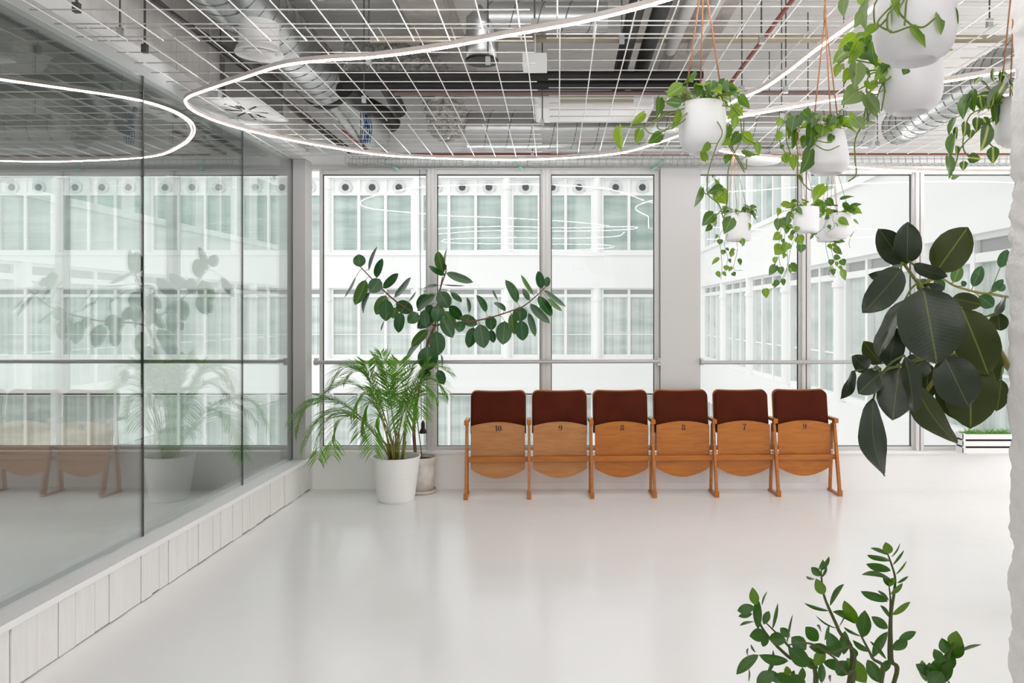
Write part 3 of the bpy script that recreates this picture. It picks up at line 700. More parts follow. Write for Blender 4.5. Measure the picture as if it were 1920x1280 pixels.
bb = [[cB(330,280,2.42),cB(415,390,2.42),cB(560,520,2.46),cB(700,640,2.5),Vector((1.62,2.56,1.15)),Vector((1.78,2.6,.85)),Vector((1.82,2.62,.28))],
      [cB(225,790,2.4),cB(330,745,2.42),cB(480,710,2.45),cB(620,690,2.48),cB(760,660,2.5),Vector((1.62,2.56,1.05)),Vector((1.79,2.61,.8))],
      [cB(470,320,2.44),cB(440,390,2.44),cB(520,470,2.46)],[cB(430,880,2.42),cB(500,780,2.44),cB(600,700,2.47)]]
bpts = []
for b_ in bb:
    p_ = spline(b_, 6); bpts += p_; stm.tube(p_, [0.005 + 0.006 * i / len(p_) for i in range(len(p_))], 8)
stk = MB()
for i, (b_, t_, w_, un, Y) in enumerate(big):
    B, T_ = pix_leaf(lm, OB, SB, b_, t_, w_, Y, rng, ratio=.5, dy=rng.uniform(-.05, .03), curl=rng.uniform(.02, .1), fold=rng.uniform(.08, .22), thick=0.0012, flip=bool(un), nseg=14, nc=6, wave=.5, seed=i)
    q = min(bpts, key=lambda p: (p - B).length)
    if (q - B).length < .22: stk.tube(spline([q, (q + B) / 2 + Vector((0, 0, .01)), B], 3), 0.003, 6)
stm.add(stk.v, stk.f, mi=1); stm.build('branches', [M_rstem, M_gstem], bp_, smooth=True)
lm.build('leaves', [L_big_t, L_big_b], bp_, smooth=True)
pp = MB().lathe([(0.12, 0), (0.14, .02), (0.165, .3), (0.17, .31), (0.16, .31), (.155, .27), (0, .27)], (1.82, 2.62, 0), 40).build('pot', M_pot2, bp_, smooth=True, auto=50)
MB().lathe([(0, .29), (.155, .28), (.155, .272)], (1.82, 2.62, 0), 24).build('soil', M_soil, pp)
# a smaller rubber plant further back on the right
small = [((560,368),(592,288),52,1),((650,388),(690,290),52,0),((678,430),(745,480),66,0),((742,412),(790,352),32,0),((775,300),(810,215),48,0),((615,385),(600,360),24,0),((450,370),(430,420),60,0),((470,360),(520,395),50,0),((760,400),(800,380),40,0),((430,350),(395,405),40,0)]
s2 = thing('rubber_plant', 'smaller rubber plant behind the big dark one, pale twigs near the window', 'plant', (2.62, 3.9, 0))
lm = MB(); stm = MB(); rng = random.Random(41)
p_ = spline([cB(420,375,3.8),cB(500,350,3.8),cB(570,385,3.82),cB(680,415,3.85),cB(790,432,3.88),Vector((2.5,3.9,1.5)),Vector((2.6,3.9,.8)),Vector((2.62,3.9,.3))], 6)
stm.tube(p_, [.004 + .006 * i / len(p_) for i in range(len(p_))], 7)
for i, (b_, t_, w_, un) in enumerate(small):
    B, T_ = pix_leaf(lm, OB, SB, b_, t_, w_, 3.8 + rng.uniform(-.05, .05), rng, ratio=.5, thick=.001, flip=bool(un), curl=.05)
    q = min(p_, key=lambda p: (p - B).length); stm.tube([q, B], .0025, 5)
stm.build('branches', M_rstem, s2, smooth=True); lm.build('leaves', [L_fic_t, L_fic_b], s2, smooth=True)
pp = MB().lathe([(0.1, 0), (0.12, .02), (0.14, .28), (0.145, .29), (0.135, .29), (.13, .26), (0, .26)], (2.62, 3.9, 0), 40).build('pot', M_pot2, s2, smooth=True, auto=50)
MB().lathe([(0, .28), (.13, .27), (.13, .262)], (2.62, 3.9, 0), 24).build('soil', M_soil, pp)

# ---------------------------------------------------------------- zz plant at the bottom
OZ = (1350, 980); SZ = 3.368
zA = [((1070,195),(1045,120),62),((1060,203),(948,158),30),((1070,243),(930,200),42),((1080,302),(922,258),48),((1100,372),(893,328),32),((1060,497),(888,430),48),((1080,217),(1138,125),14),((1090,267),(1163,170),14),((1108,327),(1180,237),12),((1118,380),(1190,335),18),((1075,450),(1155,380),34),((1085,580),(1203,497),38),((1078,600),(1010,520),24),((1065,492),(995,425),22),((1060,667),(955,590),60),((1085,800),(1185,745),64),((1125,745),(1240,685),50),((1075,402),(1030,330),40),((1070,402),(1102,345),35),((1010,950),(1078,865),50),((965,850),(1060,685),62),((905,722),(915,550),88),((862,637),(785,488),72),((860,637),(710,560),42),((892,717),(780,655),24),((950,812),(838,738),42),((1052,862),(945,745),22),
((655,452),(605,350),68),((690,555),(530,505),30),((693,525),(785,385),32),((745,667),(603,582),9),((750,662),(825,525),12),((637,335),(575,280),50),((640,302),(690,210),28),((625,295),(650,230),30),((600,357),(545,335),20),((640,345),(673,262),16)]
zB = [((225,517),(205,405),62),((218,530),(108,555),62),((205,572),(115,590),34),((240,672),(240,475),60),((275,642),(310,555),48),((265,522),(300,430),16),((330,672),(365,505),18),((215,622),(125,650),18),((285,700),(185,715),82),((270,782),(300,695),48),((310,722),(420,745),82),((420,772),(460,575),14),((245,832),(102,957),66),((432,872),(245,832),58),((290,962),(335,800),28),((440,722),(380,662),55),((620,745),(540,655),82),((750,852),(690,690),92),((780,832),(790,680),64),((640,692),(610,645),16),((660,742),(690,640),22),((690,802),(560,780),64),((545,800),(450,720),95),((565,902),(430,790),105),((800,852),(925,1010),112),((930,862),(1010,1010),84),((740,962),(800,870),92),((650,880),(760,905),66),((230,1012),(345,945),84),((340,962),(480,1005),74),((420,902),(430,962),48),((505,1012),(520,910),48),((640,1012),(640,880),48),((460,1002),(470,930),34),((700,1012),(702,960),16),((180,1005),(182,920),14),((185,862),(180,790),14),((225,820),(195,765),16),((855,850),(848,790),40),((620,920),(520,850),60),((660,800),(600,900),70),((380,1010),(300,930),60),((540,1012),(440,960),60)]
zF = [((1480,802),(1495,680),92),((1442,832),(1400,725),74),((1402,882),(1350,795),64),((1472,852),(1530,740),84),((1512,817),(1655,768),24),((1342,962),(1235,890),64),((1302,1002),(1275,865),62),((1402,952),(1380,850),112),((1342,1002),(1320,880),92),((1392,1012),(1470,870),74),((1330,1050),(1400,940),110),((1440,930),(1460,800),80),((1440,1030),(1445,995),14)]
zp = thing('zz_plant', 'low glossy green plant with feathery upright stalks in the bottom right foreground', 'plant', (0.50, 1.66, 0))
lm = MB(); stm = MB(); rng = random.Random(51)
cZ = lambda x, y, Y: P(OZ[0] + x / SZ, OZ[1] + y / SZ, Y)
base = Vector((0.5, 1.66, 0.27))
stal = [([(1098,1010),(1085,860),(1080,600),(1100,440),(1105,340),(1070,225),(1052,180)],1.62),([(830,900),(750,680),(690,545),(655,452),(640,340),(640,290)],1.64),([(1020,1010),(960,850),(900,730),(860,640)],1.6),
        ([(610,970),(440,850),(330,745),(260,650),(225,540),(215,480)],1.68),([(600,960),(480,830),(380,720),(290,630)],1.7),([(850,860),(700,820),(560,760),(430,770)],1.62),([(840,1010),(800,950),(720,850),(640,800)],1.6),([(1400,1010),(1440,850),(1500,690)],1.66),([(1095,1010),(1068,860),(1068,700),(1076,500),(1068,400)],1.66)]
for ps, Y in stal:
    q = [cZ(x, y, Y) for x, y in ps]; lo = q[0].lerp(base, .55) + Vector((0, 0, -.04))
    p_ = spline([base + Vector((rng.uniform(-.05, .05), rng.uniform(-.04, .04), 0)), lo] + q, 6)
    stm.tube(p_, [.0055 - .0042 * i / len(p_) for i in range(len(p_))], 7)
for lst, Y0 in ((zA, 1.62), (zB, 1.66), (zF, 1.66)):
    for i, (b_, t_, w_) in enumerate(lst):
        pix_leaf(lm, OZ, SZ, b_, t_, w_, Y0 + rng.uniform(-.03, .03), rng, ratio=.42, dy=rng.uniform(-.02, .02), shape='zz', curl=rng.uniform(-.02, .08), fold=rng.uniform(.1, .3), nseg=8, nc=4, mi=(1 if (rng.random() < .22) else 0))
stm.build('stalks', M_dstem, zp, smooth=True); lm.build('leaves', [L_zz, L_zzl], zp, smooth=True)
pp = MB().lathe([(0.10, 0), (0.12, .02), (0.15, .27), (0.155, .29), (0.145, .29), (.14, .25), (0, .25)], (.5, 1.66, 0), 40).build('pot', M_pot2, zp, smooth=True, auto=50)
MB().lathe([(0, .275), (.14, .265), (.14, .252)], (.5, 1.66, 0), 24).build('soil', M_soil, pp)

# ---------------------------------------------------------------- hanging pots
ZG = 2.74
def hanging(pxc, width, Y, y_rim, y_bot, label, shape='round', leaves=(), vines=(), crown=12, lsize=0.055, seed=0, mats=None, O=(0, 0), S=1.0, knot=None, twist=0.0, top_px=None, vleaf=0.045, crown_r=1.0, cshape='heart', strings=3):
    rng = random.Random(seed)
    c = P(pxc, y_bot, Y); r = width / 2 / F * Y; zb = c.z; zt = P(pxc, y_rim, Y).z; h = zt - zb
    root = thing('hanging_planter', label, 'hanging plant', (c.x, Y, zb), 'white pots hanging from cords')
    if shape == 'round': prof = [(r * .46, 0.016), (r * .50, 0.002), (r * .53, 0), (r * .57, 0), (r * .61, .006), (r * .80, h * .09), (r * .93, h * .21), (r, h * .40), (r * .995, h * .7), (r * .94, h * .94), (r * .91, h), (r * .86, h), (r * .86, h * .85), (0, h * .85)]
    elif shape == 'taper': prof = [(r * .52, 0.014), (r * .57, 0.002), (r * .60, 0), (r * .66, 0), (r * .70, .005), (r * .95, h * .12), (r, h * .26), (r * .96, h * .5), (r * .85, h * .8), (r * .76, h), (r * .7, h), (r * .7, h * .85), (0, h * .85)]
    else: prof = [(r * .6, 0.005), (r * .58, 0), (r * .86, 0), (r * .93, .005), (r * .98, h * .08), (r, h * .2), (r, h * .95), (r * .98, h), (r * .92, h), (r * .92, h * .85), (0, h * .85)]
    pot = MB().lathe([(0, prof[0][1])] + prof, (c.x, Y, zb), 44).build('pot', M_pot, root, smooth=True, auto=65)
    MB().lathe([(0, h * .9), (r * .68, h * .87), (r * .68, h * .855)], (c.x, Y, zb), 20).build('soil', M_soil, pot)
    kz = ZG - (knot if knot else 0.03); cord = MB(); kx = c.x if top_px is None else (top_px - VX) / F * Y
    if Y > 5: kx = round(kx / .163) * .163
    rt = r * (.76 if shape == 'taper' else .92)
    for i in range(strings):
        a = 2 * PI * i / strings + .5 + seed
        e = Vector((c.x + rt * math.cos(a), Y + rt * math.sin(a), zb + h * .93)); cord.tube([e, Vector((kx, Y, kz))], 0.0028 if Y < 4 else .0018, 6)
        cord.lathe([(0, -.006), (.006, 0), (0, .006)], e, 8)
    cord.tube([(kx, Y, kz), (kx, Y, ZG + .02)], 0.0042, 8); cord.tube([(kx, Y, kz - .02), (kx, Y, kz + .02)], .006, 8)
    cord.tube([(kx - .008, Y, ZG + .0), (kx, Y, ZG + .010), (kx + .008, Y, ZG)], .002, 6)
    cord.build('cord', M_cord, root, smooth=True)
    lm = MB(); sm = MB(); top = Vector((c.x, Y, zb + h * .9)); R = rt * .8 * crown_r
    for i in range(crown):
        a = rng.uniform(0, 2 * PI); el = rng.uniform(.2, 1.2)
        b0 = top + Vector((R * .5 * math.cos(a), R * .5 * math.sin(a), 0))
        q = top + Vector((math.cos(a) * (R * 1.0 + .02), math.sin(a) * (R * 1.0 + .02), .02 + .06 * el * rng.uniform(.4, 1)))
        sm.tube(spline([b0, (b0 + q) / 2 + Vector((0, 0, .02)), q], 4), .0016, 5)
        ls = lsize * rng.uniform(.75, 1.2)
        d = Vector((math.cos(a), math.sin(a), rng.uniform(-.9, .3))).normalized()
        leaf(lm, q, q + d * ls, ls * .72, Vector((rng.uniform(-.5, .5), rng.uniform(-1, -.2), rng.uniform(.2, 1))), cshape, curl=.08, fold=.2, nseg=8, mi=rng.choice((0, 0, 1)))
    for vi, vn in enumerate(vines):
        pts, nl, yo = vn[0], vn[1], vn[2]
        q = [P(O[0] + x / S, O[1] + y / S, Y + yo) for x, y in pts]
        if len(vn) < 4: q = [top + (q[0] - top) * .3 + Vector((0, 0, .02))] + q
        p_ = spline(q, 5); sm.tube(p_, .0017 if Y > 4 else .0022, 5)
        for j in range(nl):
            k = int((j + rng.random() * .6) / nl * (len(p_) - 1)); b0 = p_[min(k, len(p_) - 1)]
            ls = vleaf * rng.uniform(.7, 1.15); sd = rng.choice((-1, 1))
            st = b0 + Vector((sd * rng.uniform(.01, .03), rng.uniform(-.02, .02), rng.uniform(-.005, .02)))
            sm.tube([b0, st], .0012, 4)
            d = Vector((sd * rng.uniform(.1, .7), rng.uniform(-.3, .3), -rng.uniform(.5, 1))).normalized()
            leaf(lm, st, st + d * ls, ls * .74, Vector((rng.uniform(-.7, .7), -1, rng.uniform(-.1, .7))), cshape, curl=.07, fold=rng.uniform(.1, .4), nseg=8, mi=rng.choice((0, 0, 1)))
    for i, lf in enumerate(leaves):
        b_, t_, w_ = lf[0], lf[1], lf[2]; mi = lf[3] if len(lf) > 3 else rng.choice((0, 1)); yo = lf[4] if len(lf) > 4 else -r * rng.uniform(.2, 1.05)
        B, T_ = pix_leaf(lm, O, S, b_, t_, w_, Y + yo, rng, ratio=.75, dy=yo * 0 + rng.uniform(-.02, .02) + yo, yb=0, shape=cshape, curl=rng.uniform(-.03, .08), fold=rng.uniform(.08, .3), nseg=9, mi=mi) if False else pix_leaf(lm, O, S, b_, t_, w_, Y + yo, rng, ratio=.75, shape=cshape, curl=rng.uniform(-.03, .08), fold=rng.uniform(.08, .3), nseg=9, mi=mi)
    sm.build('vines', M_gstem, root, smooth=True)
    lm.build('leaves', mats or [L_poth, L_pothd], root, smooth=True)
    return root
# 1: left front pot
O1 = (1140, 0); S1 = 3.5556
def s4(x, y): return (x + 140 * S1, y + 200 * S1)          # second crop, same scale, origin (1280,200)
l1 = [((240,755),(148,830),62),((345,655),(325,782),60),((495,575),(385,655),88),((585,485),(500,560),50),((475,690),(375,680),60),((600,560),(590,655),62),((690,545),(680,645),92,1),((780,538),(735,645),85,1),((812,558),(872,625),50),((880,640),(945,725),62),((880,712),(795,795),88),((470,740),(420,868),62),((215,868),(180,960),72),((355,895),(265,955),75),((745,862),(703,808),42),((682,888),(650,968),52),((655,1065),(618,982),55),((850,780),(840,862),62),((800,840),(800,955),64),((872,890),(815,975),72),((830,938),(745,972),50),((905,892),(970,965),80),((985,950),(1005,1040),46),((905,1000),(1012,1030),46),((76,848),(92,1012),58,0,.02),((540,520),(570,550),40),((660,640),(730,690),50),((610,600),(640,680),50),
      (s4(125,545),s4(75,672),46),(s4(262,545),s4(165,575),80,1),(s4(235,560),s4(300,650),110,0),(s4(232,530),s4(208,475),32),(s4(205,715),s4(128,795),88),(s4(190,790),s4(150,832),40,1),(s4(325,745),s4(275,850),92),(s4(210,790),s4(180,695),28)]
v1 = [([(470,735),(400,745),(330,790),(240,845),(80,845)],0,-.05),([(470,800),(380,865),(330,850),(345,790),(470,740)],0,-.08),([(470,830),(300,890),(240,850)],0,-.06),
      ([(760,870),(720,980),(670,1140),s4(165,500),s4(170,585),s4(240,650),s4(270,740)],1,-.1),([(880,740),(900,900),(830,1040),(800,1150),s4(300,560),s4(290,680),s4(265,780)],2,-.1),([(800,620),(820,700),(880,780),(900,900),(985,960)],0,-.06),([(870,1080),(910,1150)],0,.0),([s4(170,585),s4(130,570)],0,-.1,1),([s4(290,660),s4(205,740)],0,-.1,1),([(860,1040),(915,1130),(925,1060)],1,.0)]
hanging(1317, 89, 2.75, 195, 288, 'white hanging pot with long vines trailing to both sides, nearest the wide white pier', leaves=l1, vines=v1, crown=24, seed=1, O=O1, S=S1, top_px=1319, vleaf=.05, lsize=.055)
# 2: middle pot under the twisted knot
l2 = [((700,55),(705,220),62,1),((740,80),(725,170),90,1),((650,170),(625,235),52),((660,255),(665,285),30),((800,35),(850,80),90,1),((860,130),(830,300),90,1),((940,130),(925,200),110,0),((1000,60),(970,140),70,1),((1010,120),(1060,150),50),((850,290),(780,450),95,1),((745,330),(740,430),62),((690,310),(700,375),52),((1000,190),(965,235),50,1),((1045,240),(1090,335),48),((740,160),(730,290),55,1),((780,60),(770,140),60,1),((1040,80),(1065,120),40),((670,330),(695,380),45),((905,50),(890,110),50),((770,460),(800,510),25),((820,200),(800,280),70,1),((870,80),(850,150),70,1)]
v2 = [([(880,240),(960,290),(1045,260)],0,-.09),([(880,215),(980,240),(1000,210)],0,-.09),([(720,60),(690,200),(720,320)],1,-.05),([(760,150),(770,330),(770,460),(830,540),(860,560)],1,-.05),([(750,60),(640,160),(660,260),(700,330)],0,-.05)]
hanging(1552, 77, 3.0, 247, 326, 'round white hanging pot with twisted cord knot, centre of the group', shape='taper', leaves=[((a[0][0], a[0][1]), (a[1][0], a[1][1])) + tuple(a[2:]) for a in l2], vines=v2, crown=26, seed=2, O=(1280, 200), S=3.5556, knot=0.09, top_px=1547, lsize=.05)
# 3 and 4: the big near pots
O3 = (1540, 0); S3 = 3.5556
l3 = [((150,-10),(150,115),70,2),((275,-20),(290,50),80,0),((300,20),(300,210),68,2),((265,90),(215,188),62,2),((480,-10),(515,118),42,0),((455,50),(468,222),30,0),((600,185),(695,322),62,0),((775,95),(798,235),42,0),((868,55),(915,160),55,1),((600,-20),(610,10),60,1),((365,170),(280,255),70,0),((570,460),(545,500),58,1,.2)]
v3 = [([(520,60),(560,130),(620,180)],0,-.10),([(470,60),(440,120),(460,215),(600,175),(680,180),(760,120)],0,-.11),([(570,0),(560,100),(555,170)],0,-.11),([(380,180),(350,60),(370,0)],0,-.05),([(385,130),(400,180),(470,210)],0,-.1)]
hanging(1714, 146, 1.75, -20, 116, 'largest nearest white hanging pot at the top edge', leaves=l3, vines=v3, crown=8, seed=3, O=O3, S=S3, mats=[L_poth, L_pothd, L_pothg], lsize=.055)
l4 = [((220,245),(110,325),90,0),((190,330),(75,430),85,0),((250,280),(175,430),90,0),((300,230),(270,330),90,1),((340,280),(370,450),100,1),((260,330),(340,400),90,1),((130,430),(90,520),60,0),((200,470),(140,545),80,0),((235,425),(220,595),118,2),((245,605),(130,700),140,2),((300,630),(370,785),90,2),((330,640),(390,760),60,2),((215,760),(190,790),60,0),((225,795),(290,860),85,2),((300,830),(375,825),22,2),((420,460),(350,540),80,0),((430,420),(400,500),60,1),((170,300),(230,360),80,1),((300,540),(330,600),40,0),((420,520),(380,560),50,0),((240,250),(330,220),50,0)]
v4 = [([(440,450),(300,380),(180,380),(110,430)],4,-.03),([(430,460),(330,470),(200,500),(150,560)],3,-.02),([(440,520),(380,620),(360,740)],3,-.02),([(440,440),(330,420),(230,400)],1,-.05),([(430,540),(330,560),(240,600)],1,-.05),([(425,500),(420,620),(400,740)],3,-.03),([(400,480),(330,600),(300,700),(280,800),(250,880)],1,0),([(430,470),(320,500),(300,640),(310,820)],1,-.03),([(245,880),(225,1050),(232,1160),(180,1210)],0,.1)]
hanging(1707, 113, 2.25, 112, 211, 'white hanging pot just below the largest one, leafy vines on its left', leaves=l4, vines=v4, crown=8, seed=4, O=O3, S=S3, mats=[L_poth, L_pothd, L_pothg], lsize=.05)
# 5: half hidden by the plaster wall
l5 = [((1150,460),(1155,555),28,0),((1060,515),(1020,570),40,0),((1215,570),(1110,740),90,0),((975,640),(945,800),75,1),((1015,610),(1020,750),80,1),((1060,650),(1080,740),60,0),((885,790),(850,905),50,1),((880,900),(870,1050),55,1),((900,850),(905,930),30,0),((960,820),(945,920),60,0),((1110,840),(1060,1010),85,0),((1040,790),(1030,880),60,0),((1150,680),(1140,820),70,1),((985,1050),(1065,1060),72,0),((1145,990),(1145,1095),78,0),((845,1045),(850,1195),60,1),((950,1080),(945,1140),52,0),((870,1180),(925,1170),30,2),((1180,640),(1160,840),60,1),((1080,790),(1120,860),60,0),((1000,870),(990,930),50,0),((1200,480),(1190,560),40,0)]
v5 = [([(1170,700),(1000,760),(950,900),(950,1000),(1000,1060)],2,-.03),([(1170,650),(1090,550),(1060,540)],0,0),([(1100,850),(1110,940),(1170,1000)],0,-.02),([(950,960),(900,1080),(870,1160)],0,-.02)]
hanging(1904, 76, 2.57, 188, 274, 'white hanging pot half hidden behind the rough plaster wall', leaves=l5, vines=v5, crown=14, seed=5, O=O3, S=S3, mats=[L_phil, L_pothd, L_pothg], lsize=.06, strings=3)
# 6-9: the far small pots
O4 = (1280, 200); S4_ = 3.5556
hanging(1384, 47, 5.75, 401, 452, 'small far white hanging pot, leftmost of those in front of the window', shape='cyl',
        leaves=[((240,1010),(192,1055),28),((375,1015),(385,1060),30),((230,1100),(250,1140),34),((335,1105),(350,1130),34),((330,965),(320,1005),38),((270,955),(268,990),36),((250,885),(245,920),45),((390,820),(370,890),50),((430,780),(440,830),50),((470,690),(495,760),22),((400,880),(395,935),26),((290,1060),(290,1095),40)],
        vines=[([(250,850),(255,960),(262,1070),(255,1150)],4,-.05),([(360,880),(365,960),(340,1080),(400,1090)],4,-.05),([(280,900),(300,1000),(290,1070)],3,-.05),([(440,690),(490,690),(480,750)],0,-.05)], crown=34, seed=6, O=O4, S=S4_, lsize=.05, vleaf=.042)
hanging(1511, 48, 5.24, 389, 436, 'small far white hanging pot with the longest vine reaching lowest',shape='cyl',
        leaves=[((945,530),(870,640),75,0,-.06),((665,640),(740,660),40,0),((640,750),(630,830),58),((650,850),(600,890),62),((660,930),(615,990),90,0),((700,910),(680,960),70),((770,865),(800,915),70),((790,920),(790,975),66),((720,855),(725,895),40),((620,1060),(575,1125),58),((650,1070),(660,1120),48),((720,1050),(765,1105),60),((670,1150),(672,1195),34),((605,1175),(620,1200),30),((550,1215),(560,1278),52),((765,800),(755,835),40),((700,790),(690,850),50),((700,740),(690,800),60)],
        vines=[([(720,700),(690,780),(680,900),(700,1000),(680,1130),(580,1230)],6,-.06),([(740,720),(660,800),(640,960),(650,1060)],5,-.06),([(720,950),(700,1060),(640,1190)],2,-.06),([(740,680),(640,720),(640,840)],4,-.06)], crown=16, seed=7, O=O4, S=S4_, lsize=.055, vleaf=.05)
hanging(1571, 53, 5.55, 401, 448, 'small far white hanging pot with spiky upright crown',
        leaves=[((1060,620),(1150,600),26,1),((1080,640),(1135,700),40,1),((1045,750),(1110,790),50,0,-.12),((1140,755),(1175,785),14),((940,640),(900,690),60,1),((960,620),(1010,660),60,1),((890,830),(850,850),40)],
        vines=[([(960,760),(930,820),(880,850),(910,880)],3,-.05),([(1120,850),(1140,830),(1110,900),(1115,940)],1,.0),([(1000,740),(1010,800),(960,840)],2,-.1)], crown=26, seed=8, O=O4, S=S4_, lsize=.07, vleaf=.05)
hanging(1554, 45, 5.95, 412, 453, 'small far white hanging pot tucked behind the spiky one', shape='cyl',
        leaves=[((1005,895),(1085,900),38,1),((1010,940),(1065,985),46),((1010,1000),(1055,1010),40),((1060,1020),(1080,1060),50),((1000,1080),(1000,1110),45),((1060,1090),(1085,1160),48),((990,1020),(990,1060),40)],
        vines=[([(955,900),(960,960),(985,1060),(975,1120),(1020,1135)],3,-.05),([(985,900),(1000,990),(1030,1060),(1070,1100)],5,-.05)], crown=8, seed=9, O=O4, S=S4_, lsize=.045, vleaf=.045)

# ---------------------------------------------------------------- slatted planter box on the sill
bx = thing('planter_box', 'white slatted crate of green grass on the window sill at right', 'planter', tuple(P(1842, 848, 6.5)))
m = MB(); x0, x1 = (1808 - VX) / F * 6.45, (1905 - VX) / F * 6.45; zb = 0.327
struct(MB().box(x0 - .3, 6, 6.36, YB - .03, 0.28, 0.325).box(x0 - .3, 6, 6.40, YB - .03, 0, 0.28).build('trim_7', M_white)) if False else None
for k in range(3):
    z0 = zb + 0.008 + k * 0.058; m.box(x0, x1, 6.455, 6.465, z0, z0 + 0.042); m.box(x0, x0 + .01, 6.465, 6.59, z0, z0 + .042); m.box(x1 - .01, x1, 6.465, 6.59, z0, z0 + .042)
m.box(x0, x1, 6.585, 6.595, zb, zb + .17); m.box(x0 + .01, x1 - .01, 6.465, 6.585, zb, zb + .01)
for x in (x0, x1 - .02): m.box(x, x + .02, 6.465, 6.48, zb, zb + .17)
m.build('crate', M_white, bx, bevel=.001)
MB().box(x0 + .012, x1 - .012, 6.482, 6.584, zb + .011, zb + .155).build('liner', M_black, bx)
g = MB(); rng = random.Random(61)
for _ in range(420):
    b0 = Vector((rng.uniform(x0 + .02, x1 - .02), rng.uniform(6.48, 6.58), zb + .15)); a = rng.uniform(0, 2 * PI); l_ = rng.uniform(.04, .1)
    e = b0 + Vector((math.cos(a) * l_ * .6, math.sin(a) * l_ * .4 - .01, l_ * rng.uniform(.2, .8))); e.y = min(e.y, 6.6)
    leaf(g, b0, e, .005, Vector((0, -1, .5)), 'lance', curl=.2, fold=.1, nseg=3, nc=2)
gg = g.build('grass', L_grass, bx, smooth=True); gg['kind'] = 'stuff'

# ---------------------------------------------------------------- corded weight by the window
cw = thing('hanging_weight', 'small black bell-shaped weight on a long black cord by the window', 'cord weight', tuple(P(790, 812, 6.55)))
MB().tube([P(787, 318, 6.55), P(788, 500, 6.55), P(790, 786, 6.55)], .0025, 6).build('cord', M_cable, cw)
c0 = P(793, 812, 6.55)
MB().lathe([(0, 0), (.03, 0), (.032, .01), (.022, .035), (.016, .04), (.016, .085), (.008, .1), (0, .115)], c0, 20).build('weight', M_black, cw, smooth=True, auto=50)
MB().box(c0.x + .055, c0.x + .085, 6.548, 6.552, c0.z - .03, c0.z + .0).build('tag_card', M_grey, cw)

# ---------------------------------------------------------------- led lines
def led(pts, label, world_pts=False, z=2.715):
    q = [Vector((x, y, 2.7)) for x, y in pts] if world_pts else [P(x, y, F * (z - 1.485) / (VY - y)) for x, y in pts]
    for v in q:
        v.z = z
        v.x = max(v.x, lwx(v.y) - 0.06)
    p_ = spline(q, 8); root = thing('led_line_light', label, 'lamp', tuple(p_[len(p_) // 2]), 'glowing light lines')
    MB().tube([v + Vector((0, 0, .0)) for v in p_], .0042, 8).build('light_tube', M_led, root, smooth=True)
    def sweep(dz0, dz1, hw):
        m_ = MB(); vs = []; fs = []
        for i, v in enumerate(p_):
            t = (p_[min(i + 1, len(p_) - 1)] - p_[max(i - 1, 0)]); t.z = 0; t.normalize(); s = Vector((t.y, -t.x, 0))
            for a, b in ((-hw, dz0), (hw, dz0), (hw, dz1), (-hw, dz1)): vs.append(v + s * a + Vector((0, 0, b)))
        for i in range(len(p_) - 1):
            for k in range(4): fs.append((i * 4 + k, i * 4 + (k + 1) % 4, i * 4 + 4 + (k + 1) % 4, i * 4 + 4 + k))
        m_.add(vs, fs); return m_
    sweep(.0062, .026, .0072).build('profile', M_ledp, root)
    sweep(.0045, .0066, .0082).build('edge_strip', M_copper, root)
led([(1420,-60),(1330,-30),(1240,2),(1100,38),(960,64),(820,90),(700,106),(610,112),(530,122),(450,147),(390,167),(356,180),(348,192),(368,210),(420,231),(500,252),(600,272),(720,290),(860,297),(1000,298),(1150,288),(1230,268),(1310,240),(1391,218),(1481,201),(1646,171),(1765,153),(1880,134),(2020,112)], 'long S-shaped glowing light line looping from the top centre to the left glass and back')
led([(1760,-60),(1680,-20),(1602,40),(1532,91),(1481,131),(1431,165),(1374,190),(1318,220),(1300,245),(1318,268),(1357,283),(1431,294),(1508,301),(1590,311),(1680,318),(1800,322),(1900,322),(2020,318)], 'second glowing light line curving above the hanging pots on the right', False, 2.68)

led([(1.0, 1.9), (.9, 1.3), (.2, 1.0), (-.9, 1.1), (-1.8, .8), (-1.8, .2), (-.6, 0), (.7, -.1), (1.0, -.7), (.3, -1.2), (-1.0, -1.2), (-1.8, -1.6), (-1.5, -2.2), (-.2, -2.4), (1.0, -2.6)], 'third glowing light line snaking along the rear of the room, seen reflected in the windows', True)
led([(-1.95, 2.3), (-.9, 2.65), (.2, 2.5), (1.0, 2.65), (1.05, 2.3), (.2, 2.05), (-1.0, 2.1), (-1.9, 1.6)], 'added fill light line just above and behind the viewer, mirrored in the glass partition', True)  # out-of-view line added to brighten surfaces facing the camera
led([(2.1, 2.6), (3.2, 2.2), (4.6, 2.3), (5.2, 1.4), (3.9, .9), (2.3, .8), (2.0, 0), (3.2, -.6), (4.9, -.8)], 'added fill light line behind the rough plaster wall', True)  # unseen extra line, added as fill for pots and walls
# ---------------------------------------------------------------- wire grid panels
def grid_panel(x0, x1, y0, y1, z, label, sh=0.0):
    # long wires on a common 163 mm raster, cross wires laid over them
    m = MB(); g = 0.163; k = math.ceil(x0 / g - 1e-6)
    while k * g <= x1 + 1e-6:
        m.tube([(k * g + sh, y0, z), (k * g + sh, y1, z)], .0032, 6); k += 1
    ny = int(round((y1 - y0) / g)); xa = x0 - .05; xb = x1 + .05
    for j in range(ny + 1):
        y = y0 + .03 + (y1 - y0 - .06) * j / ny; m.tube([(xa, y, z + .006), (xb, y, z + .006)], .0028, 6)
    o = m.build('wire_grid_panel', M_wire, loc=(x0, y0, z), smooth=True)
    return tag(o, label, 'wire grid', 'white wire grid panels under the ceiling')
rowsg = [(1.9, 3.52, 'front', 0.0), (3.46, 5.12, 'middle', .039), (5.06, 6.12, 'back', 0.0)]
colsg = [(-2.119, -0.163, 'left'), (0.0, 1.956, 'centre'), (2.119, 4.076, 'right')]
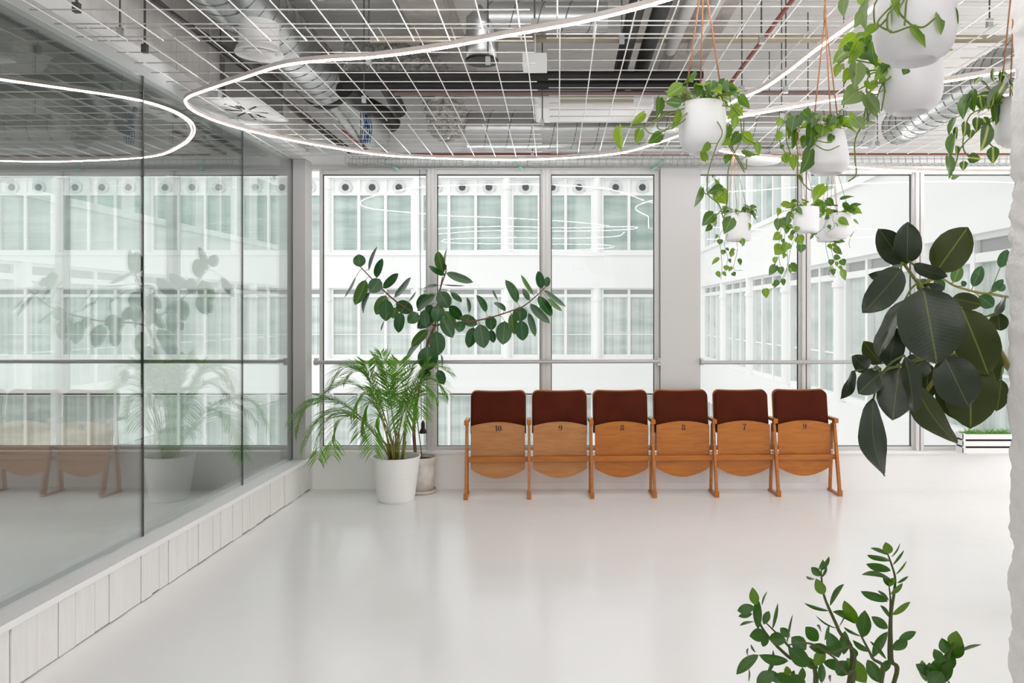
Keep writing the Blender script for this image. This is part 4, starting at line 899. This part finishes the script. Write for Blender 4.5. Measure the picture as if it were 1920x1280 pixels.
place = {('front','left'): 'white wire grid panel at the top left, beside the leading part of the glass wall', ('front','centre'): 'white wire grid panel at the top edge above the middle of the room', ('front','right'): 'white wire grid panel at the top right above the largest hanging pot',
 ('middle','left'): 'white wire grid panel under the spiral duct, where the light line turns at the glass', ('middle','centre'): 'white wire grid panel crossing below the black pipes, middle of the ceiling', ('middle','right'): 'white wire grid panel right of the black pipes, above the hanging plants',
 ('back','left'): 'white wire grid panel nearest the corner window, below the blue cable', ('back','centre'): 'white wire grid panel below the white air unit, nearest the windows', ('back','right'): 'white wire grid panel nearest the right-hand windows'}
for (y0, y1, rn, dz) in rowsg:
    for k, (x0, x1, cn) in enumerate(colsg):
        grid_panel(x0, x1, y0, y1, 2.738 + dz + .013 * k, place[(rn, cn)], .012 if rn == 'middle' else 0.0)
# hanger rods
rods = [(-1.98, 3.5), (-1.96, 4.5), (-0.95, 3.1), (-.95, 3.9), (-1.15, 4.6), (-.35, 3.9), (-.1, 3.4), (-.1, 5.15), (.3, 3.6), (.95, 3.6), (1.05, 4.4), (1.3, 4.4), (1.45, 5.0), (1.9, 3.4), (2.1, 4.9), (2.4, 5.8), (1.0, 5.8), (-.2, 6.2), (1.7, 6.2), (-1.5, 5.9), (2.0, 5.4), (1.75, 5.4)]
for x, y in rods:
    r = thing('hanger_rod', 'thin dark threaded rod hanging from the ceiling to the wire grid', 'rod', (x, y, 2.76), 'threaded rods holding the wire grid')
    MB().tube([(x, y, 2.76), (x, y, ZC)], .004, 6).build('rod', M_rod, r)
    MB().box(x - .012, x + .012, y - .01, y + .01, 2.752, 2.79).build('clamp', M_steel, r)

# ---------------------------------------------------------------- ducts and services above the grid
def spiral_duct(name, label, pts, r, pitch=.12, cat='duct', group=None, rings=True, parent=None):
    p_ = [Vector(p) for p in pts]
    root = thing(name, label, cat, tuple(p_[0]), group)
    MB().tube(p_, r, 32).build('duct_tube', M_steel, root, smooth=True, auto=50)
    h = MB(); tot = sum((p_[i + 1] - p_[i]).length for i in range(len(p_) - 1)); n = int(tot / pitch * 20); hp = []
    for k in range(n + 1):
        d = tot * k / n; i = 0; dd = d
        while i < len(p_) - 2 and dd > (p_[i + 1] - p_[i]).length: dd -= (p_[i + 1] - p_[i]).length; i += 1
        t = (p_[i + 1] - p_[i]).normalized(); c = p_[i] + t * dd
        a = t.cross(Vector((0, 0, 1))).normalized(); u = a.cross(t); th = 2 * PI * d / pitch
        hp.append(c + (a * math.cos(th) + u * math.sin(th)) * (r + .001))
    h.tube(hp, .0035, 5); h.build('spiral_seam', M_seam, root, smooth=True)
    return root
r = spiral_duct('spiral_duct', 'wide silver spiral duct running away along the left side of the ceiling', [(-1.73, 2.2, 3.22), (-1.73, 5.74, 3.22)], .19, .13)
MB().tube([(-1.73, 5.70, 3.22), (-1.73, 5.78, 3.22)], .197, 32).build('rubber_ring', M_black, r, smooth=True, auto=50)
MB().tube([(-1.73, 5.78, 3.22), (-1.68, 5.95, 3.16), (-1.58, 6.2, 3.04), (-1.5, 6.45, 2.95)], [.18, .165, .14, .12], 24).build('end_sleeve', M_steel, r, smooth=True, auto=50)
spiral_duct('spiral_duct', 'short silver branch duct curving off at the top left', [(-1.62, 3.95, 3.17), (-1.85, 3.4, 3.25), (-1.95, 2.6, 3.3)], .125, .11) if False else None
rr_ = spiral_duct('spiral_duct', 'silver spiral duct crossing in front of the windows', [(-.70, 6.02, 2.93), (2.42, 6.02, 2.93)], .143, .17)
spiral_duct('spiral_duct', 'silver spiral duct on the far right running towards the windows', [(2.75, 3.4, 3.0), (2.75, 6.25, 3.0)], .135, .12)
r = spiral_duct('spiral_duct', 'short silver duct crossing above the black pipes', [(-.42, 4.66, 3.28), (.30, 4.66, 3.28)], .09, .16)
MB().tube([(-.42, 4.66, 3.28), (-.45, 4.66, 3.26), (-.46, 4.72, 3.12), (-.46, 4.72, 3.04)], [.09, .1, .1, .095], 24).build('elbow', M_steel, r, smooth=True)
MB().tube([(-.46, 4.72, 3.045), (-.46, 4.72, 3.03)], .1, 24).build('rubber_ring', M_black, r)
r = thing('flexible_duct', 'crinkled silver foil duct bending down beside the crossing duct', 'duct', (-.85, 5.2, 3.1))
p_ = spline([(-1.48, 5.4, 3.27), (-1.2, 5.45, 3.26), (-.97, 5.52, 3.22), (-.85, 5.62, 3.12), (-.84, 5.78, 3.0), (-.84, 5.93, 2.93)], 14)
MB().tube(p_, .14, 56, jit=.26).build('foil_tube', M_foil, r)
r = thing('air_diffuser', 'round white drum diffuser hanging under the left duct', 'vent', (-1.55, 4.02, 2.85))
MB().lathe([(0, .012), (.075, .012), (.085, .03), (.1, .028), (.112, .012), (.118, 0), (.122, .006), (.112, .03), (.1, .04), (.1, .162), (0, .162)], (-1.55, 4.02, 2.84), 44).build('drum', M_white, r, smooth=True, auto=45)
MB().lathe([(0, 0), (.07, .002), (.078, .01), (.078, .014), (0, .014)], (-1.55, 4.02, 2.835), 36).build('disc', M_white, r, smooth=True, auto=45)
r = thing('swirl_diffuser', 'square white ceiling diffuser with black swirl slots beside the glass wall', 'vent', (-2.0, 4.98, 2.8))
MB().box(-2.17, -1.83, 4.72, 5.25, 2.80, 2.812).build('plate', M_white, r, bevel=.002)
sl = MB()
for k in range(8):
    a = k * PI / 4 + .2; cx, cy = -2.0 + .075 * math.cos(a), 4.98 + .13 * math.sin(a)
    dx, dy = math.cos(a), math.sin(a)
    pts = [(cx - dx * .05 - dy * .006, cy - dy * .08 + dx * .006), (cx + dx * .05 - dy * .006, cy + dy * .08 + dx * .006), (cx + dx * .05 + dy * .006, cy + dy * .08 - dx * .006), (cx - dx * .05 + dy * .006, cy - dy * .08 - dx * .006)]
    vs = [(x, y, 2.797) for x, y in pts] + [(x, y, 2.8) for x, y in pts]; sl.add(vs, [(0, 1, 2, 3), (7, 6, 5, 4), (0, 4, 5, 1), (1, 5, 6, 2), (2, 6, 7, 3), (3, 7, 4, 0)])
sl.box(-2.02, -1.98, 4.84, 4.90, 2.797, 2.8); sl.box(-1.985, -1.955, 5.06, 5.12, 2.797, 2.8)
sl.build('slots', M_black, r)
tag(MB().box(-2.13, -1.95, 4.95, 5.5, 2.86, 3.14).build('duct_box', mat('grey_box', srgb(150, 147, 142), .6), loc=(-2.0, 5.2, 2.86), bevel=.004), 'grey sheet-metal duct box against the upper planks at left', 'duct box')
r = thing('air_unit', 'flat white air-conditioning unit hung above the wire grid near the windows', 'air conditioner', (.25, 5.5, 2.9))
MB().box(-.16, .66, 5.28, 5.7, 2.90, 3.02).build('casing', M_white, r, bevel=.02)
MB().box(.02, .52, 5.272, 5.285, 2.975, 2.985).box(.02, .52, 5.275, 5.28, 2.93, 2.96).build('grille', M_beige, r)
def pipe(name, label, pts, rad, mt, cat='pipe', group=None, n=14):
    p_ = [Vector(p) for p in pts]
    if len(p_) > 2: p_ = spline(p_, 6)
    return tag(MB().tube(p_, rad, n).build(name, mt, loc=tuple(p_[0]), smooth=True, auto=50), label, cat, group)
pipe('insulated_pipe', 'upper black insulated pipe crossing the ceiling', [(-1.42, 5.05, 3.05), (.95, 5.05, 3.05)], .030, M_black)
pipe('insulated_pipe', 'lower black insulated pipe crossing the ceiling', [(-1.42, 5.14, 3.015), (.95, 5.14, 3.015)], .030, M_black)
pipe('metal_pipe', 'grey-brown pipe just below the two crossing black pipes', [(-1.1, 5.22, 2.985), (2.5, 5.22, 2.985)], .018, M_brownpipe)
pipe('insulated_pipe', 'dark insulated pipe running away, left of the pair at the top', [(.44, 2.4, 3.2), (.44, 5.0, 3.2), (.44, 5.4, 3.17), (.44, 5.75, 3.05)], .048, M_black)
pipe('insulated_pipe', 'dark insulated pipe running away, right of the pair at the top', [(.58, 2.4, 3.2), (.58, 5.0, 3.2), (.58, 5.4, 3.17), (.58, 5.75, 3.05)], .048, M_black)
pipe('grey_pipe', 'light grey pipe running away just right of the dark pair', [(.73, 2.4, 3.2), (.73, 5.0, 3.2)], .038, M_greypipe)
pipe('grey_pipe', 'outer light grey pipe, furthest right of the pipes running away', [(.87, 2.4, 3.2), (.87, 5.0, 3.2)], .038, M_greypipe)
pipe('beige_pipe', 'long thin beige pipe crossing the whole ceiling', [(-1.2, 4.96, 3.26), (5.0, 4.96, 3.26)], .026, M_beige)
pipe('insulated_pipe', 'thick black pipe elbow drooping beside the blue cable', [(-1.42, 5.16, 3.0), (-1.38, 5.4, 2.98), (-1.28, 5.6, 2.95), (-1.22, 5.75, 2.9)], .062, M_black)
pipe('insulated_pipe', 'second black pipe elbow right next to the silver foil duct', [(-1.16, 5.1, 3.05), (-1.14, 5.35, 3.0), (-1.12, 5.5, 2.93)], .05, M_black)
pipe('red_pipe', 'thin red sprinkler pipe running away above the hanging plants', [(1.165, 2.4, 3.05), (1.165, 5.6, 3.05)], .012, M_red)
pipe('red_pipe', 'short red pipe above the grid in the left corner', [(-1.6, 5.75, 2.86), (-1.6, 6.55, 2.86)], .014, M_red)
pipe('red_pipe', 'thin red-brown pipe running along above the windows', [(-1.5, 6.5, 2.84), (4, 6.5, 2.84)], .008, M_red)
cb = MB(); rng = random.Random(71)
for k in range(5):
    ox, oz = rng.uniform(-.02, .02), rng.uniform(-.015, .015)
    cb.tube(spline([(-1.86 + ox, 2.3, 2.95 + oz), (-1.85 + ox * .5, 3.4, 2.93 + oz), (-1.83 - ox, 4.3, 2.94 - oz), (-1.80 + ox, 5.4, 2.9 + oz), (-1.74 + ox, 6.5, 2.86 + oz)], 10), .008, 6)
tag(cb.build('cable_bundle', M_cable, loc=(-1.85, 2.3, 2.95), smooth=True), 'bundle of black cables running away along the left side above the grid', 'cables')
bl = MB()
for k in range(4):
    a = k * .6; bl.tube(spline([P(683, 190, 5.6), P(680 + 3 * k, 210, 5.58), P(685 + 4 * k, 238, 5.57), P(681 + 4 * k, 268, 5.56), P(679 + 5 * k, 250, 5.56), P(690 - 2 * k, 215, 5.58)], 6), .0038, 6)
tag(bl.build('blue_cable', M_blue, loc=tuple(P(683, 190, 5.6)), smooth=True), 'looped blue cable hanging through the wire grid at left', 'cable')
tag(MB().box(-.215, -.065, 4.75, 4.9, 3.02, 3.10).tube([(-.14, 4.83, 3.10), (-.14, 4.83, ZC)], .006, 6).build('junction_box', M_white, loc=(-.2, 4.8, 3.0), bevel=.005), 'small white junction box above the crossing black pipes', 'box')
c0 = P(1430, 308, 6.2)
tag(MB().lathe([(0, 0), (.06, .0), (.13, .012), (.155, .03), (.158, .04), (0, .045)], (c0.x, 6.2, c0.z), 40).build('ceiling_speaker', M_white, loc=(c0.x, 6.2, c0.z), smooth=True, auto=50), 'flat round white disc fitting below the grid above the right window', 'ceiling fitting')
tr = MB()
for y, z in ((6.38, 2.72), (6.44, 2.72), (6.50, 2.72), (6.38, 2.78), (6.50, 2.78)): tr.tube([(-1.75, y, z + .02), (5.0, y, z + .02)], .003, 5)
for k in range(112):
    x = -1.75 + k * .06; tr.tube([(x, 6.38, 2.80), (x, 6.38, 2.742), (x, 6.50, 2.742), (x, 6.50, 2.80)], .0022, 5)
tag(tr.build('cable_tray', mat('tray_wire', srgb(165, 172, 168), .4, metal=.4), loc=(-1.75, 6.44, 2.72)), 'wire basket cable tray running above the windows', 'cable tray')
for i, (px, dx, lb) in enumerate(((735, 24, 'mint green hinge arm above the leftmost main window'), (972, 16, 'mint green hinge arm above the middle window'), (1232, -20, 'mint green hinge arm beside the wide white pier'))):
    a, b_ = P(px - dx * .5, 300, 6.5), P(px + dx * .5, 319, 6.61)
    tag(MB().tube([a, b_], .012, 8).build('hinge_arm', M_mint, loc=tuple(a), smooth=True, auto=40), lb, 'hinge arm', 'mint green hinge arms above the windows')
for x, y, lb in ((-2.02, 3.25, 'small grey hanger clamp on the wire grid at the top left corner'), (-2.0, 3.75, 'dark hanger rod bracket in front of the upper planks')):
    tag(MB().box(x - .013, x + .013, y - .012, y + .012, 2.76, 2.80).tube([(x, y, 2.80), (x, y, ZC)], .006, 6).build('hanger_bracket', M_rod, loc=(x, y, 2.76)), lb, 'bracket')
